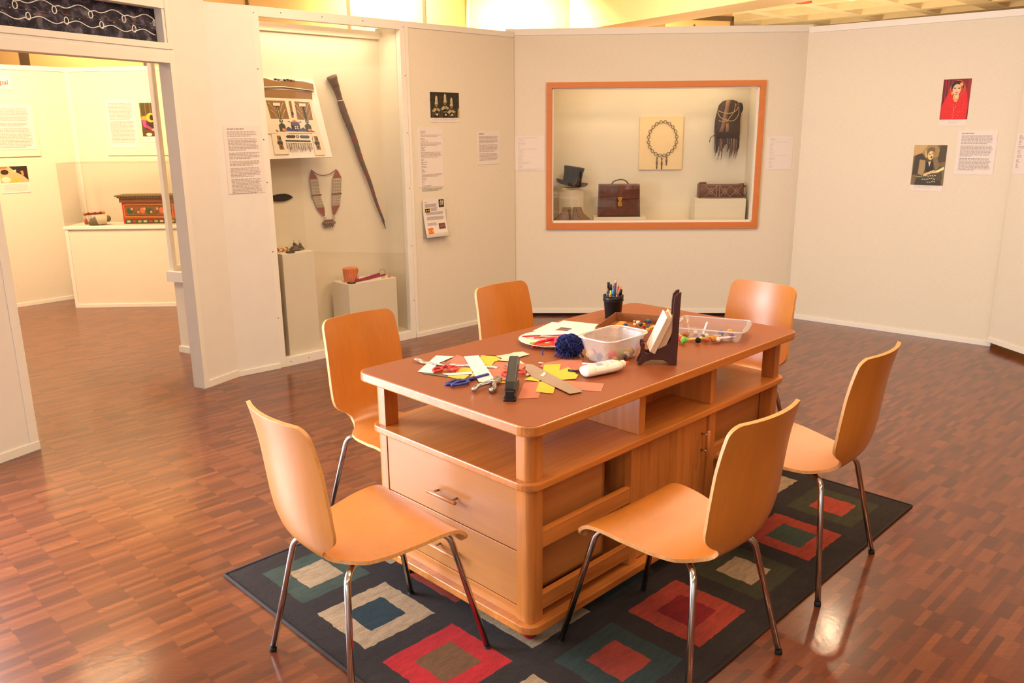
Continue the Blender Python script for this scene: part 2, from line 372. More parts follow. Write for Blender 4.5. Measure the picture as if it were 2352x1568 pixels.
# printed cloth in the transom
def transom_cloth():
    t = thing('printed_cloth', 'dark blue patterned cloth with white looping line in opening above the doorway', 'cloth', DW.at(.0, .061, 2.063), DW.yaw)
    m, nt, bs = base_mat('dark_batik_cloth'); lk = nt.links.new
    tc = N(nt, 'ShaderNodeTexCoord'); nz = N(nt, 'ShaderNodeTexNoise'); nz.inputs['Scale'].default_value = 22; nz.inputs['Detail'].default_value = 4
    rp = N(nt, 'ShaderNodeValToRGB'); e = rp.color_ramp.elements; e[0].position = .34; e[1].position = .72
    e[0].color = (*lin((22, 18, 30)), 1); e[1].color = (*lin((112, 104, 122)), 1); k = e.new(.52); k.color = (*lin((48, 42, 60)), 1)
    lk(tc.outputs['Object'], nz.inputs['Vector']); lk(nz.outputs['Fac'], rp.inputs['Fac']); lk(rp.outputs['Color'], bs.inputs['Base Color']); bs.inputs['Roughness'].default_value = .9
    b = MB(); b.box((0, -.004, 0), (1.087, 0, .181), m); b.build('cloth_panel', t)
    white = col((226, 226, 224), .8); gold = col((168, 140, 104), .8); red = col((150, 50, 60), .8); grey = col((112, 112, 130), .8)
    def loops(z, ph, up):
        pts = []; x = -.05; per = .205
        for i in range(7):
            x0 = i*per-ph
            for q in range(18):
                u = q/18; pts.append((x0+u*per*.82, 0, z+.012*math.sin(u*math.pi*2+.4)*up+.006))
            for q in range(12):
                a = q/12*2*math.pi; pts.append((x0+per*.86+.012*math.sin(a), 0, z+up*.022*(1-math.cos(a))*.8-.004))
        return [(px, -.0055, pz) for px, _, pz in pts if .004 < px < 1.083 and .004 < pz < .178]
    b = MB(); b.tube(loops(.048, .06, 1), .0027, white, 6); b.tube(loops(.128, .12, -1), .0027, white, 6); b.build('looping_line', t)
    b = MB(); b.tube([(.004, -.0049, .088), (1.083, -.0049, .088)], .0006, grey, 4)
    for i in range(26):
        x = .03+i*.041; z = .088+.016*math.sin(i*1.3)
        b.ball((x, -.0052, z), .004, gold if i % 3 else red, 6, 4, (1.4, .3, .8))
    for i in range(16):
        x = .02+i*.067; pts = [(x+u*.06, -.005, .106-.02*u+.006*math.sin(u*9)) for u in [k/6 for k in range(7)]]
        b.tube(pts, .001, gold if i % 2 else grey, 4)
        x2 = .03+i*.066; c = (x2, .022+.008*math.sin(i*2.2)); b.tube([(c[0]+.009*math.cos(a), -.005, c[1]+.012*math.sin(a)) for a in [k*math.pi/6 for k in range(12)]], .0008, grey, 4, True)
        c = (x2+.02, .15+.008*math.cos(i*1.7)); b.tube([(c[0]+.008*math.cos(a), -.005, c[1]+.011*math.sin(a)) for a in [k*math.pi/6 for k in range(12)]], .0008, grey, 4, True)
    b.build('twig_pattern', t)
transom_cloth()
panel('wall_return', W2, 0, W2.L, 0, HT, .06, .0, M_PAINT)
o = panel('wall_left', PW, 0, PW.L+.09, 0, HT, .06, .04, side='L')
panel('wall_center', MW, .0, MW.L, .022, 2.345, .05, .05)
wc_ = [q for q in bpy.data.objects if q.name == 'wall_center'][0]
b = MB(); b.box((.02, .03, .0), (MW.L-.02, .05, .0225), M_BLACK); b.build('gap_shade_strip', wc_)  # black strip standing in for the shade in the gap under the panel
panel('wall_right', RW, -.06, RW.L, 0, HT, .06, .045, side='')
panel('wall_far_right', RW2, 0, RW2.L, .04, HT+.01, .06, .045, side='')

# tall case in the left partition
def tall_case():
    o = thing('display_case', 'tall white glass-fronted display case built into the left partition', 'display case', CW.A, CW.yaw)
    L = CW.L; D = .33
    b = MB()
    b.box((-.05, D, 0), (L+.14, D+.03, 2.22), M_CASE); b.build('back_panel', o)
    b = MB(); b.box((-.08, .05, 0), (-.05, D+.03, 2.30), M_CASE); b.build('side_panel', o); b = MB(); b.box((L+.0, .05, 0), (L+.03, D+.03, 2.30), M_CASE); b.build('side_panel', o)
    b = MB(); b.box((-.05, .05, 0), (L, D, .05), M_CASE); b.build('case_floor', o)
    b = MB(); b.box((-.05, D-.03, 2.22), (L, D+.03, 2.275), M_CASE); b.build('rear_rail', o, bevel=.002)
    fr = MB()
    fr.box((0, 0, 0), (.045, .05, HT), M_TRIM); fr.box((L-.045, 0, 0), (L, .05, HT), M_TRIM)
    fr.box((.045, 0, 0), (L-.045, .05, .062), M_TRIM); fr.box((.045, 0, 2.262), (L-.045, .05, HT), M_TRIM)
    fo = fr.build('case_frame', o, bevel=.002)
    for x, z in [(.012, .35), (.012, .8), (.012, 1.25), (.012, 1.52), (.012, 1.95), (.012, 2.28), (L-.012, .3), (L-.012, .72), (L-.012, 1.15), (L-.012, 1.55), (L-.012, 1.95), (L-.012, 2.28),
                 (.2, 2.295), (.5, 2.295), (.82, 2.295), (.08, .03), (.22, .03), (.55, .03), (.9, .03)]:
        s = MB(); s.lathe([(.0035, 0), (.0035, .002)], M_SCREW, 8, Matrix.Translation((x, -.0001, z)) @ Matrix.Rotation(R(90), 4, 'X')); s.build('screw', fo)
    g = MB(); g.box((.045, .012, .062), (L-.045, .017, 2.262), M_GLASS); g.build('glass_pane', o)
tall_case()
# centre partition window into a recessed case: cut the wall by rebuilding it as four pieces
def center_case():
    for ob in list(bpy.data.objects):
        if ob.name.startswith('wall_center'):
            me = ob.data; b = MB(); L = MW.L
            x0, x1, z0, z1 = .345, 2.06, .785, 1.905
            b.box((0, 0, .022), (x0, .05, 2.345), M_FABRIC); b.box((x1, 0, .022), (L, .05, 2.345), M_FABRIC)
            b.box((x0, 0, .022), (x1, .05, z0), M_FABRIC); b.box((x0, 0, z1), (x1, .05, 2.345), M_FABRIC)
            tmp = b.build('tmp'); ob.data = tmp.data; bpy.data.objects.remove(tmp)
            ob.data.name = 'wall_center'
    o = thing('display_case', 'recessed display case with orange wood frame in the centre partition', 'display case', MW.A, MW.yaw)
    fx0, fx1, fz0, fz1 = .327, 2.088, .748, 1.932
    orange = wood((205, 122, 62), 'x', .5, .08, .1, 60, .08, 'orange_wood_frame')
    b = MB(); w = .047; ix0, ix1, iz0, iz1 = fx0+w, fx1-w, fz0+w+.006, fz1-w
    for q in ([(fx0, fz0), (fx1, fz0), (ix1, iz0), (ix0, iz0)], [(fx1, fz0), (fx1, fz1), (ix1, iz1), (ix1, iz0)], [(fx1, fz1), (fx0, fz1), (ix0, iz1), (ix1, iz1)], [(fx0, fz1), (fx0, fz0), (ix0, iz0), (ix0, iz1)]):
        b.prism(q, -.0, .022, orange, Matrix.Rotation(R(90), 4, 'X'))
    b.build('picture_frame', o, bevel=.002)
    b = MB(); e = .016
    b.box((ix0, -.008, iz0), (ix1, .05, iz0+e), M_TRIM); b.box((ix0, -.008, iz1-e*.6), (ix1, .05, iz1), M_TRIM)
    b.box((ix0, -.008, iz0), (ix0+e*.7, .05, iz1), M_TRIM); b.box((ix1-e*.9, -.008, iz0), (ix1, .05, iz1), M_TRIM); b.build('inner_bead', o, bevel=.001)
    b = MB(); D = .42
    b.box((ix0-.1, D, iz0-.1), (ix1+.02, D+.02, iz1+.15), M_CASE)
    b.build('back_panel', o)
    b = MB(); b.box((ix0-.12, .05, iz0-.1), (ix0-.1, D, iz1+.15), M_CASE); b.build('side_panel', o); b = MB(); b.box((ix1+.02, .05, iz0-.1), (ix1+.04, D, iz1+.15), M_CASE); b.build('side_panel', o)
    b = MB(); b.box((ix0-.1, .05, iz0-.06), (ix1+.02, D, iz0-.03), M_CASE); b.build('case_floor', o)
    g = MB(); g.box((ix0, .010, iz0), (ix1, .014, iz1), M_GLASS); g.build('glass_pane', o)
    return o
center_case()
# back gallery walls
panel('wall_gallery_left', BW, -1.0, BW.L, 0, 2.165, .06, .04)
panel('wall_gallery_right', BW2, 0, BW2.L, 0, 2.165, .06, .04)
# building shell behind the partitions
def shell():
    dark = col((92, 74, 52), .6)
    b = MB(); b.box((-11, 10.0, 0), (-.56, 10.2, 3.4), M_TAN); o = struct(b.build('wall_back'))
    for x in (-8.4, -7.0, -5.58, -4.2, -2.97, -1.82, -.965):
        s = MB(); wdt = .055 if x == -5.58 else .018; s.box((x-wdt, 9.992, 0), (x+wdt, 10.0, 3.4), dark); s.build('panel_joint', o)
    b = MB(); b.box((-.56, 10.0, 0), (-.5, 11.2, 3.4), M_TAN); b.box((-.6, 11.2, 0), (2.0, 11.4, 3.4), M_TAN); struct(b.build('wall_alcove'))
    b = MB(); b.box((-11.2, -5, 0), (-11, 18, 3.4), M_TAN); struct(b.build('wall_outer_left'))
    b = MB(); b.box((9, -5, 0), (9.2, 18, 3.4), M_TAN); struct(b.build('wall_outer_right'))
    b = MB(); b.box((-11, 17.8, 0), (9, 18, 3.4), M_TAN); struct(b.build('wall_outer_far'))
    # wall behind the camera with a window, wall to the left with a glazed front
    b = MB(); z0, z1 = .55, 2.45
    b.box((-11, -3.3, 0), (-3.1, -3.2, 3.3), M_PAINT); b.box((-.7, -3.3, 0), (9, -3.2, 3.3), M_PAINT)
    b.box((-3.1, -3.3, 0), (-.7, -3.2, z0), M_PAINT); b.box((-3.1, -3.3, z1), (-.7, -3.2, 3.3), M_PAINT)
    struct(b.build('wall_behind'))
    b = MB(); b.box((-3.1, -3.27, z0), (-.7, -3.26, z1), M_GLASS); g = struct(b.build('window_1'))
    b = MB(); b.box((-3.4, -3.2, 0), (-3.3, -.3, 3.2), M_PAINT); b.box((-3.4, 1.9, 0), (-3.3, 2.2, 3.2), M_PAINT)
    b.box((-3.4, -.3, 0), (-3.3, 1.9, .05), M_PAINT); b.box((-3.4, -.3, 2.35), (-3.3, 1.9, 3.2), M_PAINT)
    struct(b.build('wall_window_side'))
    b = MB(); b.box((-3.36, -.3, .05), (-3.35, 1.9, 2.35), M_GLASS); struct(b.build('window_2'))
    b = MB(); b.box((-2.2, .0, 0), (-.5, .02, .05), M_TRIM); b.box((-2.2, .0, 2.25), (-.5, .02, 2.36), M_TRIM); b.box((-.54, 0, .05), (-.5, .02, 2.25), M_TRIM); b.box((-2.2, 0, .05), (-2.16, .02, 2.25), M_TRIM); o = struct(b.build('window_3', loc=DW.A, rotz=DW.yaw))
    b = MB(); b.box((-2.16, .008, .05), (-.54, .012, 2.25), M_GLASS); b.build('window_pane', o)
    # dropped beam
    bw = Wall((.767, 11.04), (3.9, 6.11))
    b = MB(); b.box((0, 0, 2.75), (bw.L, .5, 3.45), fabric_mat((222, 202, 170), 'pale_beam_cloth', 120, .2, False)); struct(b.build('trim_1', loc=bw.A, rotz=bw.yaw))
    # panelled wall beyond the beam with a dark top rail
    pw = Wall((1.0, 12.1), (3.25, 12.75))
    b = MB(); b.box((0, 0, 0), (pw.L, .08, 3.2), M_TAN); o = struct(b.build('wall_panelled', loc=pw.A, rotz=pw.yaw))
    for x in (1.30-.1, 1.83-.1):
        s = MB(); s.box((x-.012, -.008, 0), (x+.012, 0, 3.0), dark); s.build('panel_joint', o)
    s = MB(); s.box((0, -.03, 3.06), (pw.L, .0, 3.12), dark); s.box((pw.L-.03, -.03, 0), (pw.L+.01, .1, 3.12), dark); s.build('dark_rail', o)
shell()
def waffle():
    b = MB(); p = .86; rw = .17; zc = 3.2
    b.box((-12, -12, zc+.249), (14, 14, zc+.4), M_CEIL)
    n = 15
    for i in range(-n, n+1):
        big = .13 if i % 4 == 0 else 0
        for horiz in (0, 1):
            c = i*p; w = rw/2+big*.5
            z_ = zc+.002*horiz; prof = [(-w, z_), (w, z_), (w+.07, zc+.25), (-w-.07, zc+.25)]
            L = 13.0
            vs = []
            for t in (-L, L):
                for q, z in prof: vs.append((c+q, t, z) if horiz == 0 else (t, c+q, z))
            fs = [(0, 1, 5, 4), (1, 2, 6, 5), (3, 0, 4, 7)]
            b.add(vs, fs, M_CEIL)
    struct(b.build('ceiling', loc=(2.3, 8.0, 0), rotz=R(44.77)))
waffle()

# ------------------------------------------------------------------ rug
T0 = Vector((.0472, 2.1549, 0)); TROT = R(44.77)
def rug():
    pitch = .3672
    cols = {'d': (44, 34, 32), 'cream': (168, 142, 112), 'teal': (44, 60, 58), 'green': (58, 70, 60), 'olive': (58, 56, 36), 'red': (176, 28, 34), 'orange': (160, 58, 40), 'brown': (108, 74, 44), 'dred': (128, 18, 24), 'dteal': (30, 50, 58)}
    mats = {}
    for k, c in cols.items():
        m, nt, b = base_mat('rug_pile_'+k); lk = nt.links.new; L = lin(c)
        tc = N(nt, 'ShaderNodeTexCoord'); mp = N(nt, 'ShaderNodeMapping'); mp.inputs['Scale'].default_value = (.25, 1, 1)
        nz = N(nt, 'ShaderNodeTexNoise'); nz.inputs['Scale'].default_value = 60; nz.inputs['Detail'].default_value = 5; nz.inputs['Roughness'].default_value = .75
        rp = N(nt, 'ShaderNodeValToRGB'); e = rp.color_ramp.elements; e[0].position = .3; e[1].position = .7
        e[0].color = (*[v*.68 for v in L], 1); e[1].color = (*[min(1, v*1.3) for v in L], 1)
        bp = N(nt, 'ShaderNodeBump'); bp.inputs['Strength'].default_value = .9; bp.inputs['Distance'].default_value = .006
        n2 = N(nt, 'ShaderNodeTexNoise'); n2.inputs['Scale'].default_value = 420; n2.inputs['Detail'].default_value = 2; lk(tc.outputs['Object'], n2.inputs['Vector'])
        lk(tc.outputs['Object'], mp.inputs[0]); lk(mp.outputs[0], nz.inputs['Vector']); lk(nz.outputs['Fac'], rp.inputs['Fac']); lk(rp.outputs['Color'], b.inputs['Base Color'])
        lk(n2.outputs['Fac'], bp.inputs['Height']); lk(bp.outputs['Normal'], b.inputs['Normal']); b.inputs['Roughness'].default_value = 1; b.inputs['Specular IOR Level'].default_value = .1
        b.inputs['Sheen Weight'].default_value = .08
        mats[k] = m
    P = {(0, 0): ('cream', 'teal'), (1, 0): ('teal', 'orange'), (2, 0): ('orange', 'dred'), (3, 0): ('olive', 'cream'), (4, 0): ('orange', 'green'), (5, 0): ('olive', 'orange'),
         (0, 1): ('red', 'brown'), (0, 2): ('cream', 'dteal'), (0, 3): ('green', 'cream'), (1, 3): ('cream', 'red'), (1, 1): ('cream', 'brown'), (2, 1): ('teal', 'cream'), (5, 1): ('cream', 'teal'),
         (1, 2): ('orange', 'teal'), (2, 2): ('cream', 'red'), (3, 1): ('red', 'cream'), (4, 1): ('green', 'orange'), (3, 2): ('teal', 'orange'), (4, 2): ('cream', 'olive'), (5, 2): ('orange', 'brown'), (2, 3): ('red', 'brown'), (3, 3): ('green', 'cream'), (4, 3): ('orange', 'teal'), (5, 3): ('teal', 'cream')}
    h1, h2, bo = .140, .072, .238
    def brk(n, lo):
        r = [-bo]
        for i in range(n): c = i*pitch; r += [c-h1, c-h2, c+h2, c+h1]
        return r+[(n-1)*pitch+bo]
    U, V = brk(6, 0), brk(4, 0)
    # split long spans so the woven edges can wander a little
    def fine(A):
        o = []
        for a, c in zip(A, A[1:]):
            k = max(1, round((c-a)/.018)); o += [a+(c-a)*i/k for i in range(k)]
        return o+[A[-1]]
    UF, VF = fine(U), fine(V)
    mb = MB(); rnd = random.Random(3)
    zt = .008
    vs = []
    for i, u in enumerate(UF):
        for j, v in enumerate(VF):
            e = i in (0, len(UF)-1) or j in (0, len(VF)-1)
            jit = 0 if e else .0026
            vs.append((u+rnd.uniform(-jit, jit), v+rnd.uniform(-jit, jit), zt+(rnd.uniform(-.001, .001) if not e else -.003)))
    nv = len(VF)
    def cls(u, v):
        i, j = round(u/pitch), round(v/pitch); du, dv = abs(u-i*pitch), abs(v-j*pitch)
        if (i, j) in P:
            if du < h2 and dv < h2: return P[(i, j)][1]
            if du < h1 and dv < h1: return P[(i, j)][0]
        return 'd'
    groups = {}
    for i in range(len(UF)-1):
        for j in range(nv-1):
            k = cls((UF[i]+UF[i+1])/2, (VF[j]+VF[j+1])/2)
            groups.setdefault(k, []).append((i*nv+j, (i+1)*nv+j, (i+1)*nv+j+1, i*nv+j+1))
    mb.v = [Vector(p) for p in vs]
    for k, fs in groups.items():
        mi = mb.mi(mats[k])
        for f in fs: mb.f.append(list(f)); mb.m.append(mi); mb.smooth.append(True)
    u0, u1, v0, v1 = UF[0], UF[-1], VF[0], VF[-1]
    mb.box((u0, v0, .0), (u1, v1, .0048), mats['d'])
    # bound edge
    binding = col((40, 31, 30), .9, var=.2, scale=300)
    ringp = [(u0, v0), (u1, v0), (u1, v1), (u0, v1)]
    for a, c in zip(ringp, ringp[1:]+ringp[:1]): mb.tube([(*a, .0052), (*c, .0052)], .0052, binding, 8)
    o = mb.build('area_rug', loc=(.0541, 1.9175, 0), rotz=R(44.81))
    tag(o, 'dark brown area rug with rows of coloured squares under the table', 'rug')
rug()

# ------------------------------------------------------------------ work table
TL, TW = 1.5986, .8485
def handle(parent, c, axis, out, ln=.115):
    """round wooden bar pull on two metal posts"""
    ax = Vector({'x': (1, 0, 0), 'y': (0, 1, 0), 'z': (0, 0, 1)}[axis]); out = Vector(out); c = Vector(c)
    b = MB(); p0 = c+out*.03-ax*ln/2; p1 = c+out*.03+ax*ln/2
    b.tube([p0, p0+ax*.002, p1-ax*.002, p1], [.0055, .0068, .0068, .0055], M_OAKX if axis != 'z' else M_OAKZ, 12)
    for t in (-.32, .32): b.tube([c+ax*ln*t, c+ax*ln*t+out*.03], .004, M_STEEL, 8)
    b.build('bar_handle', parent)
def table():
    t = thing('work_table', 'big oak activity table on casters with brown top, open shelf and drawers', 'table', T0, TROT)
    b = MB(); b.prism(rrect(.006, .006, TL-.006, TW-.006, .045), .7585, .7602, M_LAM); b.build('laminate_surface', t)
    b = MB(); b.prism(rrect(0, 0, TL, TW, .05), .7284, .7597, M_OAKX); b.build('tabletop', t, bevel=.004)
    i = .027
    b = MB(); b.prism(rrect(i, i, TL-i, TW-i, .05), .5425, .5672, M_OAKX); b.build('shelf', t, bevel=.004)
    b = MB(); b.prism(rrect(i, i, TL-i, TW-i, .05), .068, .097, M_OAKX); b.build('base', t, bevel=.004)
    # corner posts with a rounded outer edge
    pw = .056; e = .047
    for sx, sy in ((0, 0), (0, 1), (1, 0), (1, 1)):
        x0 = e if not sx else TL-e-pw; y0 = e if not sy else TW-e-pw
        pts = []
        r = .022
        for cx, cy, a0, corner in ((x0+pw, y0+pw, 0, (1, 1)), (x0, y0+pw, 90, (0, 1)), (x0, y0, 180, (0, 0)), (x0+pw, y0, 270, (1, 0))):
            if corner == (sx, sy):
                ccx = cx + (-r if corner[0] else r); ccy = cy + (-r if corner[1] else r)
                pts += [(ccx+r*math.cos(R(a0+90*k/6)), ccy+r*math.sin(R(a0+90*k/6))) for k in range(7)]
            else: pts.append((cx, cy))
        b = MB(); b.prism(pts, .097, .5425, M_OAKZ); b.prism(pts, .5672, .7284, M_OAKZ); b.build('corner_post', t, bevel=.001)
    # middle uprights below the shelf
    for x0 in (.545, 1.022):
        b = MB(); b.box((x0, .05, .097), (x0+.045, TW-.05, .5425), M_OAKZ); b.build('upright', t, bevel=.002)
    # cubby dividers above the shelf
    for x0 in (.587, 1.03):
        b = MB(); b.box((x0, .055, .5672), (x0+.034, TW-.055, .7284), M_OAKZ); b.build('divider', t, bevel=.002)
    for y0 in (.235, TW-.25):
        b = MB(); b.box((.621, y0, .5672), (1.03, y0+.015, .7284), M_OAKZ); b.build('cubby_back', t)
    # doors in the middle of both long sides
    for y0, out in ((.058, (0, -1, 0)), (TW-.076, (0, 1, 0))):
        b = MB(); b.box((.592, y0, .103), (1.018, y0+.018, .538), M_OAKZ); d = b.build('door', t, bevel=.0015)
        handle(d, (.985, y0 if out[1] < 0 else y0+.018, .432), 'z', out, .10)
    # runners along both long sides
    for x0, x1 in ((.103, .545), (1.067, TL-.103)):
        for y0 in (.052, TW-.074):
            for z0, z1 in ((.335, .392), (.125, .178)):
                b = MB(); b.box((x0, y0, z0), (x1, y0+.022, z1), M_OAKX); b.build('runner', t, bevel=.002)
    # inner end rails
    for x0 in (.052, TL-.07):
        b = MB(); b.box((x0, .103, .097), (x0+.018, TW-.103, .140), M_OAKY); b.build('end_rail', t, bevel=.001)
    # drawers opening at both ends
    for end in (0, 1):
        for z0, z1 in ((.330, .5385), (.145, .326)):
            xf = .050 if not end else TL-.050
            s = 1 if not end else -1
            b = MB(); x0, x1 = sorted((xf, xf+s*.018)); b.box((x0, .1045, z0), (x1, TW-.1045, z1), M_MAPLE); d = b.build('drawer', t, bevel=.0015)
            b = MB(); x0, x1 = sorted((xf+s*.018, xf+s*.42)); y0, y1 = .106, TW-.106
            b.box((x0, y0, z0+.012), (x1, y0+.013, z1-.02), M_MAPLX); b.box((x0, y1-.013, z0+.012), (x1, y1, z1-.02), M_MAPLX)
            b.box((x1-.013 if s > 0 else x0, y0, z0+.012), (x1 if s > 0 else x0+.013, y1, z1-.02), M_MAPLX); b.box((x0, y0, z0+.012), (x1, y1, z0+.02), M_MAPLX); b.build('drawer_box', d)
            handle(d, (xf, TW/2, z0+(z1-z0)*.40), 'y', (-s, 0, 0), .145)
    # casters
    redw = col((170, 24, 30), .35, var=.05)
    for x, y in ((.10, .10), (.10, TW-.10), (TL-.10, .10), (TL-.10, TW-.10)):
        b = MB(); b.box((x-.03, y-.025, .062), (x+.03, y+.025, .068), M_STEEL); b.box((x-.016, y-.020, .028), (x+.016, y-.016, .062), M_STEEL); b.box((x-.016, y+.016, .028), (x+.016, y+.020, .062), M_STEEL)
        b.tube([(x, y-.024, .036), (x, y+.024, .036)], .006, M_CHROME, 10); c = b.build('caster', t)
        b = MB(); b.lathe([(.020, -.013), (.027, -.011), (.028, 0), (.027, .011), (.020, .013)], redw, 20, Matrix.Translation((x, y, .036)) @ Matrix.Rotation(R(90), 4, 'X')); b.build('wheel', c)
    return t
table()

# ------------------------------------------------------------------ chairs
def chair_shell():
    prof = spline([(.205, .392), (.200, .412), (.182, .430), (.150, .439), (.10, .440), (.02, .432), (-.06, .424), (-.13, .424), (-.180, .436), (-.213, .462), (-.232, .50), (-.246, .56), (-.256, .64), (-.266, .72), (-.279, .79), (-.296, .857)], 5)
    prof = [(p[0], p[1]) for p in [Vector((a[0], a[1], 0)) for a in prof]]
    # arc length
    S = [0]
    for a, c in zip(prof, prof[1:]): S.append(S[-1]+math.hypot(c[0]-a[0], c[1]-a[1]))
    LT = S[-1]
    marks = [(.205, .392, .205), (.195, .42, .213), (.15, .439, .214), (.06, .436, .206), (-.04, .426, .186), (-.098, .424, .168), (-.112, .424, .160), (-.140, .426, .138), (-.165, .431, .117), (-.186, .439, .102), (-.213, .462, .101), (-.225, .483, .118), (-.232, .50, .150), (-.237, .517, .171), (-.243, .545, .1775), (-.250, .60, .179), (-.266, .72, .177), (-.279, .79, .1735), (-.296, .857, .169)]
    keys = [(S[min(range(len(prof)), key=lambda q: (prof[q][0]-x)**2+(prof[q][1]-z)**2)]/LT, w) for x, z, w in marks]
    def width(s):
        t = s/LT
        def lw(t):
            for (a, wa), (c, wc) in zip(keys, keys[1:]):
                if a <= t <= c: return wa+(wc-wa)*(t-a)/(c-a)
            return keys[-1][1] if t > .5 else keys[0][1]
        d = .006; w = (lw(max(0, t-d))+lw(t)+lw(min(1, t+d)))/3
        for r, e in ((.03, s), (.034, LT-s)):
            if e < r: w = w-r+math.sqrt(max(0, r*r-(r-e)**2))
        return w
    fine = [0, .0006, .002, .005, .009, .014, .02, .027]
    ss = sorted(set([round(x, 5) for x in fine] + [round(LT-x, 5) for x in fine] + [round(.03+(LT-.06)*k/84, 5) for k in range(85)]))
    def at(s):
        for i in range(len(S)-1):
            if S[i] <= s <= S[i+1]+1e-9:
                u = (s-S[i])/(S[i+1]-S[i]); a, c = prof[i], prof[i+1]
                return (a[0]+(c[0]-a[0])*u, a[1]+(c[1]-a[1])*u)
        return prof[-1]
    nc = 15; vs = []; fs = []
    for s in ss:
        x, z = at(s); w = width(s); t = s/LT
        k = max(0, min(1, (t-.46)/.10)); k = k*k*(3-2*k)
        for j in range(nc):
            q = -1+2*j/(nc-1)
            a = abs(q)*w/.175
            dx = .034*k*a*a; dz = .005*(1-k)*a*a*(1 if t > .08 else t/.08)
            vs.append((x+dx, q*w, z+dz))
    n = len(ss)
    for i in range(n-1):
        for j in range(nc-1): fs.append((i*nc+j, i*nc+j+1, (i+1)*nc+j+1, (i+1)*nc+j))
    return vs, fs
CH_V, CH_F = chair_shell()
def make_chair():
    t = thing('side_chair', 'chair', 'chair')
    b = MB(); b.add(CH_V, CH_F, M_PLY, None, True); b.mi(M_PLYE); o = b.build('seat_shell', t)
    md = o.modifiers.new('thickness', 'SOLIDIFY'); md.thickness = .0115; md.offset = 0; md.material_offset_rim = 1; md.use_quality_normals = True
    md = o.modifiers.new('edge', 'BEVEL'); md.width = .0022; md.segments = 2; md.limit_method = 'ANGLE'; md.angle_limit = R(50)
    md = o.modifiers.new('normals', 'WEIGHTED_NORMAL'); md.keep_sharp = True
    # crossing under-seat tubes and plate
    b = MB(); b.box((-.07, -.06, .4105), (.09, .06, .4155), M_BLACK)
    b.build('mounting_plate', t, bevel=.002)
    for fx, fy, ax, ay, z0 in ((.271, .207, .178, .152, .410), (.271, -.207, .178, -.152, .410), (-.225, .238, -.166, .150, .404), (-.225, -.238, -.166, -.150, .404)):
        foot = Vector((fx, fy, .016)); knee = Vector((ax, ay, z0))
        root = Vector((.01+ax*.25, ay*.22, z0))
        d0 = (knee-root).normalized(); d1 = (foot-knee).normalized(); r = .036
        pts = [root, knee-d0*r]
        for k in range(1, 8):
            u = k/8; pts.append((1-u)**2*(knee-d0*r)+2*u*(1-u)*knee+u*u*(knee+d1*r))
        pts += [knee+d1*r, foot]
        b = MB(); b.tube(pts, .0098, M_CHROME, 14); l = b.build('leg', t)
        b = MB(); b.tube([foot+d1*.002, foot+d1*.010, foot+Vector((d1.x*.012, d1.y*.012, -.016))], .0112, M_RUBBER, 12); b.build('foot_cap', l)
        b = MB(); b.tube([knee-d0*.055+Vector((0, 0, .005)), knee-d0*.055+Vector((0, 0, .021 if ax > 0 else .016))], .011, M_BLACK, 10); b.build('seat_pad', l)
    return t
CH = make_chair()
CHAIRS = [(-.427, 2.221, 41.3, 'plywood chair at near short end of table with whitish sheen on its back'),
          (-.43, 3.041, -44.9, 'plywood chair on far long side nearest the tall display case, scratched back'),
          (.136, 3.661, -45, 'plywood chair on far long side below the centre partition, back only showing'),
          (.993, 3.64, -138, 'plywood chair at far short end of table beside the clear plastic bin'),
          (1.027, 2.802, 136.5, 'plywood chair on near long side, at right behind the foreground chair'),
          (.482, 2.216, 132.9, 'plywood chair in right foreground pulled up to the table door')]
for i, (x, y, a, lb) in enumerate(CHAIRS):
    c = CH if i == 0 else copy_tree(CH)
    c.location = (x, y, 0); c.rotation_euler = (0, 0, R(a)); c['label'] = lb; c['group'] = 'plywood chairs around the table'

# ------------------------------------------------------------------ printed sheets and photographs on the walls
def lines(b, x0, x1, ztop, n, lh, mat, y, ragged=.12, last=.6, rnd=None, indent=0):
    """rows of unreadably small print"""
    rnd = rnd or random
    for i in range(n):
        z = ztop-i*lh; end = x1-(x1-x0)*rnd.uniform(0, ragged)
        if i == n-1: end = x0+(x1-x0)*last
        x = x0+indent
        while x < end-.004:
            wl = min(rnd.uniform(.006, .026), end-x)
            b.add([(x, y, z-lh*.52), (x+wl, y, z-lh*.52), (x+wl, y, z), (x, y, z)], [(0, 1, 2, 3)], mat); x += wl+.0035
    return ztop-n*lh
def sheet(name, w, s0, z0, wd, h, label, cat, fill, group=None, paper=None, y=0):
    o_b = MB(); p = paper or M_PAPER
    o_b.box((0, -.0022, 0), (wd, -.0006, h), p); fill(o_b, wd, h, random.Random(len(label)*7+int(z0*100)))
    o = o_b.build(name, loc=w.at(s0, y, z0), rotz=w.yaw)
    return tag(o, label, cat, group)
YT = -.0027
def paras(spec, x0=.1, x1=.92, head=True, lh=.0125, top=.93, mat=None, headw=.4):
    def f(b, wd, h, r):
        z = h*top
        if head: lines(b, wd*x0, wd*(x0+headw), z, 1, lh*1.1, M_INKD, YT, 0, 1, r); z -= lh*2
        for n, last in spec: z = lines(b, wd*x0, wd*x1, z, n, lh, mat or M_INK, YT, .1, last, r)-lh*.9
    return f
def catalogue(rows, x0=.13, lh=.0105, top=.95, mat=None):
    def f(b, wd, h, r):
        z = h*top
        for n, frac in rows:
            z = lines(b, wd*x0, wd*(x0+(.95-x0)*frac), z, n, lh, mat or M_INKP, YT, .5 if frac < .5 else .06, .8, r)-lh*.55
    return f
sheet('wall_text', W2, .046, 1.188, .242, .420, 'long narrow printed text panel on white return wall left of tall case', 'text panel',
      paras([(4, .75), (9, .6), (5, .7), (4, .8), (7, .75), (11, .8)], lh=.0087, top=.955, headw=.45))
